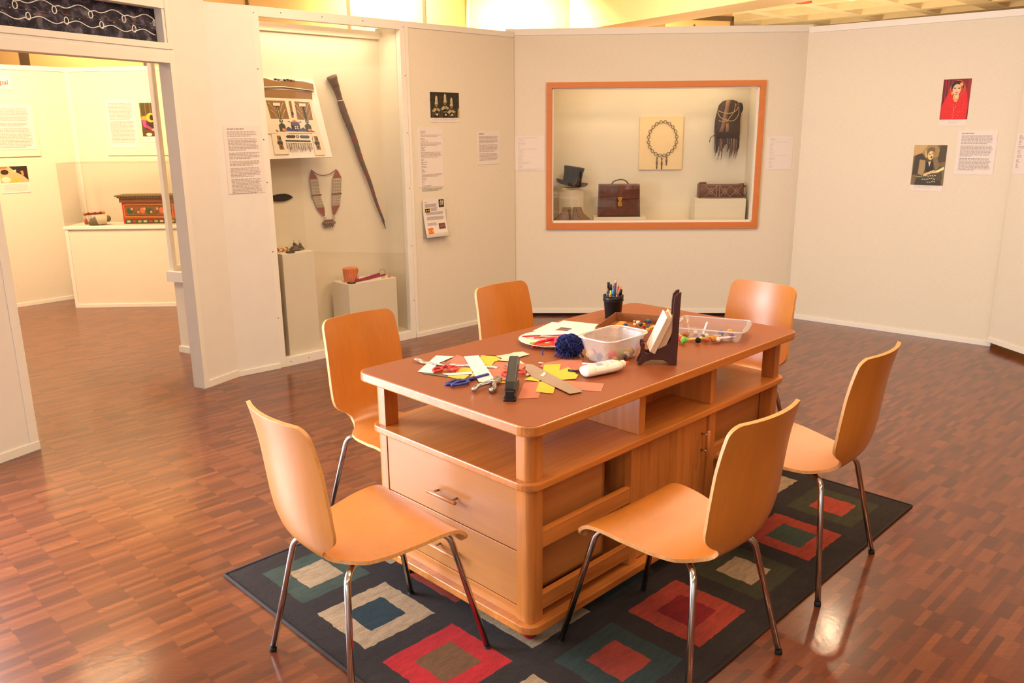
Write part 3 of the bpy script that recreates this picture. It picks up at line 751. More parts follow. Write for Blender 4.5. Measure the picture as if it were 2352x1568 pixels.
sheet('wall_text', PW, .074, 1.150, .243, .437, 'tall list of captions on left partition below the photograph of plumed men', 'text panel',
      catalogue([(3, .3), (2, 1), (2, .25), (1, .5), (3, 1), (4, .25), (5, 1), (2, .15), (3, .3), (2, .3), (4, .2), (3, 1), (2, .3), (3, .15), (2, .5), (3, 1)], lh=.0086, mat=M_INK))
sheet('wall_text', PW, .664, 1.298, .250, .258, 'squarish three-paragraph text sheet near right end of left partition', 'text panel',
      paras([(6, .8), (6, .8), (6, .9)], lh=.0098, top=.93, headw=.2, mat=M_INK))
sheet('wall_text', MW, .061, 1.232, .250, .283, 'faint caption list sheet on centre partition left of the orange frame', 'text panel',
      catalogue([(1, 1), (2, .3), (3, .35), (2, .1), (1, 1), (3, .3), (3, .25), (3, .2), (2, .5), (3, .2), (2, 1)], lh=.0088))
sheet('wall_text', MW, 2.126, 1.229, .212, .265, 'faint caption list sheet on centre partition right of the orange frame', 'text panel',
      catalogue([(3, .4), (1, 1), (3, .2), (3, .15), (3, .3), (1, 1), (3, .3), (3, .2), (3, .2)], lh=.0088))
sheet('wall_text', RW, 1.084, 1.226, .251, .306, 'three-paragraph text sheet on right wall beside the sepia portrait', 'text panel',
      paras([(7, .8), (9, .4), (10, .5)], lh=.0088, top=.94, headw=.3))
sheet('wall_text', RW2, .005, 1.240, .20, .270, 'list sheet cut off by the right picture edge on far right wall', 'text panel',
      catalogue([(3, .3), (3, .2), (2, .6), (3, .2), (2, .3), (3, .25), (3, .2)], lh=.0098, mat=M_INK))
def poly_layer(b, wd, h, k, mat, pts, x0=0, z0=0):
    b.flat([(x0+u*wd, z0+v*h) for u, v in pts], -.0024-.00035*k, mat)
def C(*c): return col(c, .55, var=.05, scale=120)
# portrait in red
def red_portrait(b, wd, H, r):
    z0 = .043; h = H-z0
    L = lambda k, m, p: poly_layer(b, wd, h, k, m, p, 0, z0)
    L(0, C(120, 12, 16), [(0, 0), (1, 0), (1, 1), (0, 1)])
    for i in range(5): L(1, C(160, 18, 22) if i % 2 else C(88, 8, 14), [(.04+i*.05, .35), (.08+i*.05, .35), (.07+i*.05, 1), (.03+i*.05, 1)])
    L(1, C(150, 20, 24), [(.85, .3), (1, .2), (1, 1), (.9, 1)])
    L(2, C(216, 22, 20), [(.04, 0), (.0, .30), (.10, .45), (.20, .62), (.28, .85), (.45, .98), (.65, .97), (.80, .86), (.90, .62), (.97, .35), (.95, 0)])
    L(3, C(170, 96, 60), oval(.53, .76, .27, .21)); L(4, C(206, 46, 26), oval(.53, .75, .245, .195))
    L(5, C(34, 20, 18), [(.32, .72), (.30, .86), (.42, .96), (.60, .95), (.76, .88), (.74, .76), (.66, .84), (.5, .88), (.38, .80)])
    L(6, C(236, 190, 150), oval(.51, .74, .145, .135)); L(6, C(232, 184, 146), [(.43, .63), (.60, .63), (.62, .52), (.55, .44), (.48, .44), (.40, .52)])
    L(7, C(60, 30, 26), oval(.445, .765, .04, .010)); L(7, C(60, 30, 26), oval(.585, .765, .04, .010))
    L(7, C(70, 38, 30), [(.40, .79), (.49, .797), (.49, .803), (.40, .80)]); L(7, C(70, 38, 30), [(.54, .797), (.63, .79), (.63, .80), (.54, .803)])
    L(7, C(180, 36, 40), oval(.515, .665, .04, .012)); L(7, C(210, 160, 124), [(.50, .70), (.53, .70), (.515, .75)])
    L(8, C(220, 160, 70), oval(.66, .86, .07, .05)); L(8, C(222, 166, 80), oval(.36, .65, .035, .035)); L(8, C(222, 166, 80), oval(.51, .83, .018, .03))
    L(8, C(214, 150, 70), oval(.52, .53, .10, .06)); L(9, C(236, 190, 150), oval(.53, .555, .07, .045))
    for i in range(26): L(8, C(226, 110, 50), oval(r.uniform(.1, .85), r.uniform(.03, .45), .012, .009, 6))
    for i in range(9): L(9, C(228, 150, 70), oval(.50+r.uniform(-.06, .06), .05+i*.04, .02, .012, 6))
    lines(b, wd*.33, wd*.66, .030, 2, .009, M_INKP, YT, .05, .9, r)
sheet('photograph', RW, .948, 1.565, .180, .320, 'colour photograph of a woman in a red veil on right wall', 'photograph', red_portrait)
def man_portrait(b, wd, H, r):
    z0 = .043; h = H-z0
    L = lambda k, m, p: poly_layer(b, wd, h, k, m, p, 0, z0)
    L(0, C(121, 101, 65), [(0, 0), (1, 0), (1, 1), (0, 1)])
    L(1, C(197, 162, 104), [(0, .72), (.25, .80), (.42, 1), (0, 1)]); L(1, C(162, 133, 84), [(.25, .8), (.6, .6), (.85, .8), (.7, 1), (.42, 1)])
    L(1, C(79, 65, 43), [(.75, .55), (1, .6), (1, 1), (.8, 1)])
    L(2, C(67, 55, 38), [(.02, .25), (.06, .74), (.25, .80), (.45, .62), (.5, .3)])
    L(3, C(84, 70, 48), [(.12, .08), (.20, .55), (.42, .66), (.70, .68), (.86, .52), (.95, .20), (.9, .0), (.2, 0)])
    L(4, C(167, 140, 92), [(.20, .28), (.21, .64), (.38, .62), (.42, .45), (.34, .24)]); L(4, C(131, 109, 72), [(.60, .72), (.74, .66), (.86, .50), (.74, .36), (.66, .5)])
    L(5, C(45, 38, 31), [(.40, .58), (.62, .60), (.66, .40), (.58, .30), (.40, .36)]); L(6, C(228, 197, 136), [(.48, .58), (.56, .60), (.53, .46)])
    L(6, C(231, 197, 133), oval(.53, .745, .085, .115)); L(7, C(116, 94, 60), [(.42, .76), (.42, .90), (.52, .955), (.64, .93), (.66, .82), (.60, .86), (.5, .85), (.46, .80)])
    L(8, C(50, 40, 31), oval(.56, .70, .022, .028)); L(8, C(87, 67, 45), oval(.50, .775, .03, .010)); L(8, C(87, 67, 45), oval(.585, .785, .025, .010))
    L(6, C(209, 177, 121), [(.34, .86), (.38, .88), (.42, .70), (.38, .68)])
    L(7, C(221, 187, 126), [(.36, .28), (.66, .38), (.80, .36), (.78, .31), (.60, .30), (.40, .23)]); L(8, C(245, 231, 165), [(.74, .36), (.98, .47), (.98, .40), (.80, .32)])
    L(7, C(62, 50, 35), [(.1, 0), (.2, .17), (.9, .12), (.95, 0)])
    for (x, z, n) in ((.15, .20, 9), (.34, .13, 6), (.5, .07, 4)):
        for i in range(n):
            a = r.uniform(-.02, .03); L(9, C(245, 245, 197), [(x+i*.07, z+i*.006), (x+i*.07+.05, z+a+i*.006), (x+i*.07+.05, z+a+.012+i*.006), (x+i*.07, z+.012+i*.006)])
    lines(b, wd*.12, wd*.86, .034, 2, .009, M_INKP, YT, .05, .7, r)
sheet('photograph', RW, .800, 1.098, .222, .331, 'sepia signed portrait photograph on right wall, lower than the red one', 'photograph', man_portrait)
def soldiers(b, wd, H, r):
    z0 = .034; h = H-z0
    L = lambda k, m, p: poly_layer(b, wd, h, k, m, p, 0, z0)
    L(0, C(48, 42, 28), [(0, 0), (1, 0), (1, 1), (0, 1)])
    for i in range(30): L(1, C(62, 56, 38) if i % 2 else C(38, 33, 22), oval(r.random(), r.uniform(.4, .97), .03, .04, 7))
    for x, z in ((.20, .42), (.50, .50), (.72, .36)):
        L(2, C(70, 62, 42), [(x-.16, 0), (x-.17, z-.14), (x-.06, z-.02), (x+.06, z-.02), (x+.16, z-.12), (x+.15, 0)])
        L(3, C(36, 30, 20), [(x-.08, 0), (x-.08, z-.08), (x+.08, z-.08), (x+.08, 0)])
        L(4, C(178, 160, 118), [(x-.15, z-.16), (x-.05, z-.02), (x+.02, z-.12), (x-.08, z-.2)]); L(4, C(168, 150, 110), [(x+.04, z-.02), (x+.15, z-.12), (x+.08, z-.18), (x+.02, z-.12)])
        L(5, C(130, 110, 76), oval(x, z+.06, .04, .07)); L(5, C(196, 180, 140), [(x-.055, z+.10), (x+.06, z+.10), (x+.05, z+.18), (x-.045, z+.18)])
        L(6, C(206, 192, 152), [(x-.03, z+.16), (x-.035, z+.34), (x-.005, z+.45), (x+.04, z+.40), (x+.045, z+.18)]); L(7, C(150, 136, 100), [(x, z+.18), (x-.005, z+.38), (x+.01, z+.38), (x+.015, z+.18)])
        L(5, C(150, 132, 94), [(x-.07, z-.30), (x+.07, z-.28), (x+.07, z-.24), (x-.07, z-.26)]); L(6, C(220, 206, 166), oval(x+.02, .12, .03, .04, 8))
        for i in range(6): L(6, C(200, 184, 140), oval(x+r.uniform(-.07, .09), z-r.uniform(.05, .22), .013, .018, 6))
    L(3, C(170, 152, 110), [(.93, 0), (1, .02), (1, .36), (.95, .38)])
    lines(b, wd*.08, wd*.93, .026, 2, .0075, M_INKP, YT, .05, .9, r)
sheet('photograph', PW, .208, 1.624, .281, .219, 'sepia photograph of three men in plumed hats on left partition', 'photograph', soldiers)
def leaflet():
    t = thing('leaflet_holder', 'clear wall holder with a bent illustrated leaflet, low on left partition', 'leaflet holder', PW.at(.098, 0, .772), PW.yaw)
    b = MB(); b.box((-.004, -.05, -.006), (.236, -.004, -.002), M_ACRYL); b.box((-.004, -.052, -.006), (.236, -.050, .03), M_ACRYL); b.box((-.004, -.006, -.006), (.236, -.003, .20), M_ACRYL); b.build('acrylic_holder', t)
    b = MB()
    wd = .213; n = 10; shear = -.012
    def P(u, v): # bend
        return (u*wd+shear*(v-.5), -.045+.028*v+.010*math.sin(v*math.pi)*1.0, v*.286)
    vs = []; fs = []
    for i in range(n+1):
        for u in (0, 1): vs.append(P(u, i/n))
    fs = [(2*i, 2*i+1, 2*i+3, 2*i+2) for i in range(n)]; b.add(vs, fs, M_PAPER, None, True)
    b.add([(x, y+.004, z) for x, y, z in vs], fs, M_PAPER, None, True)
    def q(u0, v0, u1, v1, m, k=1):
        m_ = 3
        for i in range(m_):
            a = v0+(v1-v0)*i/m_; c = v0+(v1-v0)*(i+1)/m_
            b.add([(x, y-.0012*k, z) for x, y, z in (P(u0, a), P(u1, a), P(u1, c), P(u0, c))], [(0, 1, 2, 3)], m)
    r = random.Random(5)
    def txt(u0, u1, v, n, m=M_INK):
        for i in range(n): q(u0, v-i*.019-.010, u1-r.uniform(0, .05), v-i*.019, m)
    txt(.09, .22, .93, 1, M_INKD); txt(.09, .65, .88, 5); txt(.35, .65, .775, 5); txt(.12, .9, .66, 4); txt(.12, .9, .54, 5); txt(.12, .55, .38, 4)
    q(.72, .77, .96, .98, C(52, 46, 40)); q(.76, .82, .92, .93, C(150, 140, 120), 2); q(.80, .90, .84, .96, C(210, 200, 180), 3); q(.88, .86, .91, .95, C(210, 200, 180), 3)
    q(.08, .66, .30, .76, C(54, 46, 24)); q(.11, .69, .17, .73, C(196, 170, 50), 2); q(.21, .69, .27, .73, C(196, 170, 50), 2)
    q(.10, .10, .34, .24, C(240, 150, 40)); q(.10, .10, .34, .125, C(220, 70, 40), 2); q(.10, .215, .34, .24, C(220, 70, 40), 2); q(.19, .14, .25, .20, C(220, 100, 30), 2)
    q(.62, .20, .92, .35, C(104, 66, 52)); q(.66, .24, .88, .31, C(132, 90, 74), 2)
    b.build('leaflet', t)
leaflet()
# back gallery boards
def board(w, s0, z0, wd, h, lb):
    b = MB(); b.box((0, -.012, 0), (wd, -.001, h), col((236, 222, 196), .6, var=.01)); o = b.build('display_board', loc=w.at(s0, 0, z0), rotz=w.yaw, bevel=.002)
    tag(o, lb, 'board')
off = 1.534
board(BW, off-.02, 1.368, .42, .532, 'cream backing board seen through doorway at the left picture edge')
sheet('wall_text', BW, off+.02, 1.431, .355, .390, 'white text sheet on cream board at left picture edge in back gallery', 'text panel', paras([(9, .9), (3, .8), (14, .8)], lh=.0125, head=False, top=.92, mat=M_INK), y=-.0125)
def food(b, wd, H, r):
    z0 = .092; h = H-z0; L = lambda k, m, p: poly_layer(b, wd, h, k, m, p, 0, z0)
    L(0, C(206, 172, 128), [(0, 0), (1, 0), (1, 1), (0, 1)]); L(1, C(44, 42, 30), [(.35, 1), (.60, .62), (.80, .45), (1, .12), (1, 1)])
    L(2, C(60, 40, 26), oval(.18, .66, .14, .16)); L(2, C(230, 120, 70), [(.0, .82), (.3, .9), (.3, 1), (0, 1)]); L(2, C(226, 196, 160), [(.45, .75), (.6, .8), (.58, .6), (.46, .66)])
    L(2, C(214, 140, 90), [(.74, .7), (.84, .72), (.86, .45), (.80, .40)]); L(3, C(70, 30, 20), [(.86, .5), (.96, .95), (1, .9), (.96, .3)])
    L(3, C(232, 178, 50), [(.40, .05), (.60, .02), (.66, .25), (.45, .30)]); L(2, C(232, 214, 180), oval(.2, .2, .16, .18))
    b.box((0, -.004, 0), (wd, -.0022, .088), M_PAPER); lines(b, wd*.08, wd*.95, .078, 6, .011, M_INKP, -.0045, .04, .9, r)
sheet('photograph', BW, off+.03, 1.046, .235, .238, 'small food photograph with caption low on back gallery left wall', 'photograph', food)
def sign():
    t = thing('heading_sign', 'white sign with red-brown lettering high on back gallery left wall', 'sign', BW.at(off-.22, 0, 1.948), BW.yaw)
    b = MB(); b.box((0, -.004, 0), (.457, -.001, .142), M_PAPER); b.build('sign_board', t)
    cu = bpy.data.curves.new('lettering', 'FONT'); cu.body = 'Nepal'; cu.size = .062; cu.align_x = 'RIGHT'; cu.extrude = .0004
    cu.materials.append(C(176, 70, 40)); tmp = bpy.data.objects.new('tmp', cu); COL.objects.link(tmp)
    dg = bpy.context.evaluated_depsgraph_get(); me = bpy.data.meshes.new_from_object(tmp.evaluated_get(dg)); bpy.data.objects.remove(tmp)
    o = bpy.data.objects.new('lettering', me); COL.objects.link(o); o.parent = t; o.location = (.437, -.0048, .046); o.rotation_euler = (R(90), 0, 0)
sign()
board(BW2, .312, 1.361, .62, .546, 'cream backing board with text and photo above the vitrine in back gallery')
sheet('wall_text', BW2, .352, 1.432, .293, .438, 'white text sheet on cream board above the back gallery vitrine', 'text panel', paras([(13, .8), (17, .9)], lh=.0118, head=False, top=.93, mat=M_INK), y=-.0125)
def woman(b, wd, H, r):
    z0 = .052; h = H-z0; L = lambda k, m, p: poly_layer(b, wd, h, k, m, p, 0, z0)
    L(0, C(86, 62, 34), [(0, 0), (1, 0), (1, 1), (0, 1)])
    for i in range(8): L(1, C(62, 84, 34) if i % 2 else C(120, 92, 40), [(i*.13, .5), (i*.13+.06, .5), (i*.13+.05, 1), (i*.13-.02, 1)])
    L(2, C(214, 72, 130), [(.02, .52), (.10, .30), (.50, .18), (.60, .22), (.30, .34), (.35, .5)]); L(2, C(216, 76, 132), [(.80, .50), (.92, .25), (.84, .2), (.72, .4)])
    L(2, C(60, 40, 40), [(.2, .2), (.28, .5), (.75, .5), (.8, .2)]); L(3, C(238, 176, 60), oval(.52, .56, .24, .14)); L(4, C(60, 36, 26), oval(.58, .56, .12, .085))
    L(4, C(232, 150, 50), [(.0, .5), (.3, .48), (.28, .62), (.05, .6)])
    L(4, C(206, 40, 26), oval(.82, .10, .16, .09)); L(4, C(230, 200, 160), oval(.35, .06, .16, .05)); L(4, C(240, 160, 120), oval(.62, .20, .10, .04))
    lines(b, wd*.1, wd*.9, .036, 1, .012, M_INKP, YT, .05, 1, r)
sheet('photograph', BW2, .690, 1.482, .185, .356, 'colour photograph of person in yellow headscarf on back gallery board', 'photograph', woman, y=-.0125)

# ------------------------------------------------------------------ back gallery vitrine and second case
PD = Wall((-4.052, 7.503), (-3.22, 7.53))
def vitrine():
    t = thing('vitrine_pedestal', 'low white pedestal with a glass box in the back gallery', 'display case', PD.A, PD.yaw)
    b = MB(); b.box((0, 0, 0), (1.2, .34, .722), M_CASE); b.build('pedestal', t)
    b = MB(); b.box((0, -.01, 0), (1.2, 0, .03), M_TRIM); b.box((0, -.008, .03), (.03, 0, .722), M_TRIM); b.build('edge_trim', t)
    b = MB(); b.box((-.012, -.014, .722), (1.21, .35, .750), M_TRIM); b.build('deck', t, bevel=.002)
    g = MB(); g.box((0, 0, .75), (1.2, .004, 1.31), M_ACRYL); g.box((0, .004, .75), (.004, .34, 1.31), M_ACRYL); g.box((0, 0, 1.31), (1.2, .34, 1.314), M_ACRYL); g.build('glass_box', t)
vitrine()
def chest():
    t = thing('painted_chest', 'red and green painted wooden chest inside the back gallery vitrine', 'chest', PD.at(.45, .15, .7515), PD.yaw)
    red = C(204, 42, 34); gr = C(64, 92, 64); gold = C(200, 158, 74); br = C(132, 84, 54)
    W, D, H = .52, .2, .265
    b = MB(); b.box((.015, .015, 0), (W-.015, D, .195), red)
    for x0, x1, z0, z1 in ((.03, .50, .062, .068), (.03, .50, .170, .176), (.03, .036, .062, .176), (.47, .476, .062, .176), (.03, .50, .05, .055), (.03, .50, .182, .186)): b.box((x0, .011, z0), (x1, .015, z1), gold)
    b.build('chest_body', t)
    b = MB(); b.box((.05, .009, .078), (.46, .0145, .160), C(120, 96, 52))
    for i in range(7):
        x = .085+i*.058
        b.ball((x, .009, .118), .030, (gr, br, C(210, 110, 80))[i % 3], 10, 6, (.85, .12, 1)); b.ball((x+.02, .007, .135-.03*(i % 2)), .013, (C(226, 150, 110), gold)[i % 2], 8, 5, (1, .2, 1))
    b.build('painted_panel', t)
    b = MB(); b.box((.03, .008, .006), (W-.03, .015, .042), gr)
    for i in range(9): b.box((.05+i*.05, .005, .012), (.08+i*.05, .009, .030), (C(206, 190, 150), red, gold)[i % 3])
    b.build('lower_band', t)
    b = MB(); b.prism([(0, 0), (W, 0), (W, D), (0, D)], .195, .235, br); b.box((-.012, -.012, .235), (W+.012, D, .25), gold); b.box((-.03, -.025, .25), (W+.03, D, .262), C(120, 98, 56))
    for i in range(20): b.box((-.01+i*.027, -.019, .240), (.004+i*.027, -.012, .25), C(70, 60, 40))
    b.build('cornice', t, bevel=.001)
chest()
def tassel_stand():
    t = thing('beaded_band', 'red beaded band on little legs with hanging tassels, left in the vitrine', 'beadwork', PD.at(.115, .16, .7515), PD.yaw)
    red = C(140, 40, 36); b = MB(); b.tube([(0, 0, .088), (.03, 0, .094), (.13, 0, .100), (.175, 0, .104)], .010, red, 10)
    for x in (0, .04, .10, .15, .178): b.ball((x, 0, .094+.006*x/.1), .014, C(206, 120, 50) if x in (0, .178) else C(120, 30, 34), 8, 6)
    b.build('band', t)
    for x in (.008, .055, .125, .165):
        b = MB(); b.tube([(x, 0, .09), (x+.002, 0, .05)], .004, C(206, 196, 180), 6); b.lathe([(.006, .05), (.012, .042), (.016, .012), (.012, 0)], (C(176, 70, 40), C(90, 60, 40))[int(x*100) % 2], 10, Matrix.Translation((x, 0, 0))); b.build('tassel', t)
tassel_stand()
def slipper():
    b = MB(); m1 = C(206, 190, 160); m2 = C(112, 98, 76)
    prof = spline([(-.085, 0, .018), (-.06, 0, .024), (-.02, 0, .038), (.03, 0, .050), (.075, 0, .046)], 5)
    b.tube(prof[:12], [.006+.036*(k/11)**.8 for k in range(12)], m2, 14); b.tube(prof[11:], [.042+.004*math.sin(k*.35) for k in range(len(prof)-11)], m1, 14)
    b.ball((.085, 0, .055), .030, m2, 10, 8, (.8, 1, 1))
    o = b.build('slipper', loc=PD.at(.27, .08, .7515), rotz=PD.yaw+R(25)); tag(o, 'grey and white pointed slipper lying beside the beaded band in vitrine', 'shoe')
slipper()
def rear_case():
    w = Wall((-2.457, 5.87), (-2.457+.896, 5.87-.444))
    t = thing('display_case', 'white glazed case with projecting ledge just behind the doorway post', 'display case', w.A, w.yaw)
    b = MB(); b.box((.012, .012, 0), (.40, 1.2, .56), M_CASE); b.build('pedestal', t)
    b = MB(); b.box((.0, .0, .0), (.40, .012, .045), M_TRIM); b.box((0, .012, 0), (.012, 1.2, .045), M_TRIM); b.build('baseboard', t)
    b = MB(); b.box((-.02, -.02, .53), (.40, 1.2, .605), M_TRIM); b.build('ledge', t, bevel=.002)
    b = MB(); b.box((.0, .0, .605), (.035, .035, 2.16), M_TRIM); b.box((.0, .035, .605), (.035, 1.2, .64), M_TRIM); b.box((0, .035, 2.12), (.035, 1.2, 2.16), M_TRIM); b.box((.035, 0, 2.12), (.4, .035, 2.16), M_TRIM)
    b.build('case_frame', t, bevel=.002)
    b = MB(); b.box((.035, .012, .64), (.36, .016, 2.12), M_GLASS); b.box((.012, .035, .64), (.016, 1.2, 2.12), M_GLASS); b.build('glass_pane', t)
    b = MB(); b.box((.36, .0, .605), (.40, 1.2, 2.16), M_CASE); b.build('back_panel', t)
rear_case()

# ------------------------------------------------------------------ tall case contents
def cwthing(name, lb, cat, x, y, z, group=None, rz=0): return thing(name, lb, cat, CW.at(x, y, z), CW.yaw+rz, group)
b = MB(); b.box((0, 0, 0), (.243, .26, .716), M_CASE); tag(b.build('display_plinth', loc=CW.at(.095, .03, .052), rotz=CW.yaw, bevel=.002), 'tall narrow white plinth at left inside the tall case', 'plinth')
b = MB(); b.box((0, 0, 0), (.426, .22, .441), M_CASE); tag(b.build('display_plinth', loc=CW.at(.60, .03, .052), rotz=CW.yaw, bevel=.002), 'low wide white plinth at right inside the tall case', 'plinth')
def apron():
    lean = math.atan2(.18, .53)
    t = thing('apron_mount', 'beaded brown apron on a leaning white board in the tall case', 'apron', CW.at(.05, .125, 1.393), 0)
    t.rotation_euler = (Matrix.Rotation(CW.yaw, 4, 'Z') @ Matrix.Rotation(-lean, 4, 'X')).to_euler()
    b = MB(); b.box((0, 0, 0), (.542, .012, .557), M_PAPER); b.build('mount_board', t)
    def q(X, Y):
        Yc = Y-(1235-X)*35/1045*((Y-135)/1285); Xr = 940+(Yc-135)/1285*295
        return (.542-(Xr-X)/2160, (1420-Yc)/1285*.557)
    br = col((134, 98, 62), .9, var=.2, scale=300, bump=.4); wh = col((218, 204, 184), .8, var=.08, scale=500, bump=.6); dk = C(34, 38, 40); bl = C(58, 66, 112); dg = C(50, 58, 40); og = C(206, 104, 66); rb = C(70, 40, 34)
    def slab(b, pts, y0, y1, m):
        P = [q(*p) for p in pts]; b.prism([(x, z) for x, z in P], -y1, -y0, m, Matrix.Rotation(R(90), 4, 'X') @ Matrix.Scale(-1, 4, (0, 0, 1)) if False else Matrix(((1, 0, 0, 0), (0, 0, 1, 0), (0, 1, 0, 0), (0, 0, 0, 1))))
    def flat(b, pts, y, m): b.flat([q(*p) for p in pts], -y, m)
    b = MB(); slab(b, [(-180, 150), (120, 160), (300, 205), (560, 185), (740, 190), (915, 225), (930, 340), (640, 315), (400, 295), (100, 312), (-160, 318)], .001, .014, br)
    slab(b, [(-160, 322), (900, 345), (905, 480), (-120, 475)], .001, .006, br); b.build('apron_top', t)
    b = MB(); P = [q(*p) for p in [(-160, 322), (120, 310), (400, 292), (640, 312), (930, 340)]]; b.tube([(x, -.0145, z) for x, z in P], .0035, wh, 6); b.build('beaded_hem', t)
    b = MB()
    slab(b, [(-120, 470), (890, 478), (900, 640), (945, 740), (1020, 1030), (30, 1060), (-20, 760), (-100, 700)], .001, .008, wh)
    slab(b, [(215, 1040), (500, 1050), (500, 1385), (270, 1390)], .001, .008, wh); slab(b, [(880, 1040), (1020, 1030), (1110, 1330), (1100, 1395), (935, 1395)], .001, .008, wh)
    slab(b, [(425, 1060), (880, 1060), (882, 1205), (450, 1205)], .001, .010, wh); b.build('beaded_body', t)
    b = MB()
    flat(b, [(135, 515), (440, 515), (510, 812), (215, 812)], .0085, br); flat(b, [(595, 520), (850, 530), (905, 822), (645, 818)], .0085, br); flat(b, [(500, 518), (545, 518), (585, 790), (550, 790)], .0085, br)
    for ox, m in ((0, C(170, 160, 60)), (425, C(60, 54, 70))):
        for pa, pb in (((175, 560), (300, 690)), ((215, 675), (350, 815)), ((415, 550), (360, 690)), ((445, 660), (395, 800))):
            x0, y0 = pa; x1, y1 = pb; x0 += ox; x1 += ox; flat(b, [(x0-8, y0), (x0+8, y0), (x1+8, y1), (x1-8, y1)], .0095, wh); flat(b, [(x0-3, y0+8), (x0+5, y0+8), (x1+5, y1-4), (x1-3, y1-4)], .010, dk)
        flat(b, [(300+ox, 610), (332+ox, 610), (382+ox, 815), (350+ox, 815)], .010, dk); flat(b, [(310+ox, 630), (324+ox, 630), (366+ox, 800), (352+ox, 800)], .0105, m)
        slabp = [(245+ox, 555), (355+ox, 555), (360+ox, 602), (250+ox, 602)]; flat(b, slabp, .0115, wh)
        flat(b, [(345+ox, 825), (400+ox, 825), (405+ox, 870), (355+ox, 870)], .0095, dk); flat(b, [(365+ox, 838), (385+ox, 838), (388+ox, 856), (368+ox, 856)], .010, wh)
        flat(b, [(335+ox, 915), (385+ox, 872), (440+ox, 915), (462+ox, 1018), (360+ox, 1018)], .0095, dg); flat(b, [(390+ox, 970), (450+ox, 970), (455+ox, 1012), (398+ox, 1012)], .010, og); flat(b, [(400+ox, 975), (420+ox, 975), (424+ox, 990), (404+ox, 990)], .0105, wh)
        flat(b, [(290+ox*1.35, 990), (345+ox*1.40, 1018), (300+ox*1.40, 1018)], .0095, dk)
    flat(b, [(455, 970), (490, 935), (540, 970), (700, 970), (735, 945), (775, 980), (780, 1015), (470, 1012)], .0092, bl)
    flat(b, [(535, 865), (585, 822), (645, 865)], .010, og); flat(b, [(530, 865), (668, 865), (690, 970), (545, 970)], .0096, rb); flat(b, [(540, 868), (665, 868), (675, 912), (545, 912)], .010, C(76, 92, 128))
    for x, y in ((590, 925), (625, 925), (600, 955), (635, 955)): flat(b, [(x, y), (x+20, y), (x+22, y+20), (x+2, y+20)], .0105, wh)
    flat(b, [(470, 855), (505, 848), (530, 865), (500, 862)], .0097, dk); flat(b, [(665, 862), (690, 848), (715, 868), (690, 866)], .0097, dk)
    flat(b, [(445, 1095), (470, 1078), (590, 1078), (605, 1095), (590, 1125), (465, 1125)], .0105, rb); flat(b, [(668, 1095), (690, 1078), (820, 1080), (842, 1105), (820, 1128), (690, 1125)], .0105, C(66, 70, 100))
    flat(b, [(612, 1080), (655, 1080), (660, 1118), (618, 1118)], .0105, dk); flat(b, [(624, 1088), (642, 1088), (645, 1108), (628, 1108)], .011, wh)
    flat(b, [(440, 1155), (850, 1160), (855, 1185), (445, 1182)], .0105, dk)
    for x in (0, 610):
        flat(b, [(300+x, 1085), (360+x, 1085), (425+x, 1310), (350+x, 1310)], .0085, br); flat(b, [(305+x, 1180), (395+x, 1180), (400+x, 1225), (318+x, 1225)], .0095, C(40, 36, 50)); flat(b, [(340+x, 1110), (362+x, 1110), (368+x, 1150), (345+x, 1150)], .009, dk); flat(b, [(360+x, 1250), (385+x, 1250), (390+x, 1290), (366+x, 1290)], .009, dk)
    flat(b, [(545, 700), (578, 700), (583, 745), (552, 745)], .0095, C(46, 44, 70))
    b.build('bead_pattern', t)
    b = MB(); r = random.Random(4)
    for i in range(34):
        X = 455+i*12.5; a = q(X, 1203); c = q(X+20+r.uniform(-8, 14), 1330+r.uniform(-40, 30)); b.tube([(a[0], -.009, a[1]), ((a[0]+c[0])/2, -.012, (a[1]+c[1])/2), (c[0], -.008, c[1])], .0016, wh if i % 3 else C(90, 60, 50), 4)
    b.build('fringe', t); t.children[-1]['kind'] = 'stuff' if False else ''
    b = MB()
    for i in range(7): x, z = q(285+i*50, 175+6*(i % 2)); b.ball((x, -.016, z), .010, (C(40, 44, 70), C(120, 60, 40), C(200, 190, 170), dk)[i % 4], 8, 5, (1.3, .6, .7))
    b.build('top_beads', t)
apron()
for o in bpy.data.objects:
    if o.get('kind') == '': del o['kind']
def staff():
    t = cwthing('walking_staff', 'long dark tapering wooden staff with iron point leaning in tall case', 'staff', 0, 0, 0)
    a = Vector((.727, .285, 1.945)); c = Vector((1.123, .296, .885)); e = Vector((1.142, .298, .828))
    br = [col((92, 66, 50), .5, var=.25, scale=60), col((112, 52, 38), .5, var=.25, scale=60), col((78, 62, 48), .5, var=.2, scale=60)]
    b = MB(); n = 64; r = random.Random(9)
    def rad(u): return .030-.021*u+(.008*(1-u/.06) if u < .06 else 0)-(.006*math.exp(-((u-.13)/.05)**2))
    seglen = 4; k = 0
    for i0 in range(0, n, seglen):
        pts = []; rs = []
        for i in range(i0, i0+seglen+1): u = i/n; pts.append(a.lerp(c, u)+Vector((.003*math.sin(u*20), 0, 0))); rs.append(rad(u)*(1+.04*math.sin(i*1.9)))
        m = br[0] if i0 < 20 else br[1+(k % 2)]; k += 1
        b.tube(pts, rs, m, 12, caps=(i0 == 0 or i0+seglen >= n))
    b.build('shaft', t)
    b = MB(); b.tube([c-(c-a).normalized()*.01, c+(e-c)*.15, e], [.011, .0065, .002], C(58, 44, 40), 8); b.build('iron_point', t)
    b = MB(); p = a.lerp(c, .155); b.tube([p+Vector((-.034, -.012, -.004)), p+Vector((0, -.028, .0)), p+Vector((.030, -.010, .010))], .0022, C(236, 230, 220), 6); b.build('hanging_thread', t)
staff()
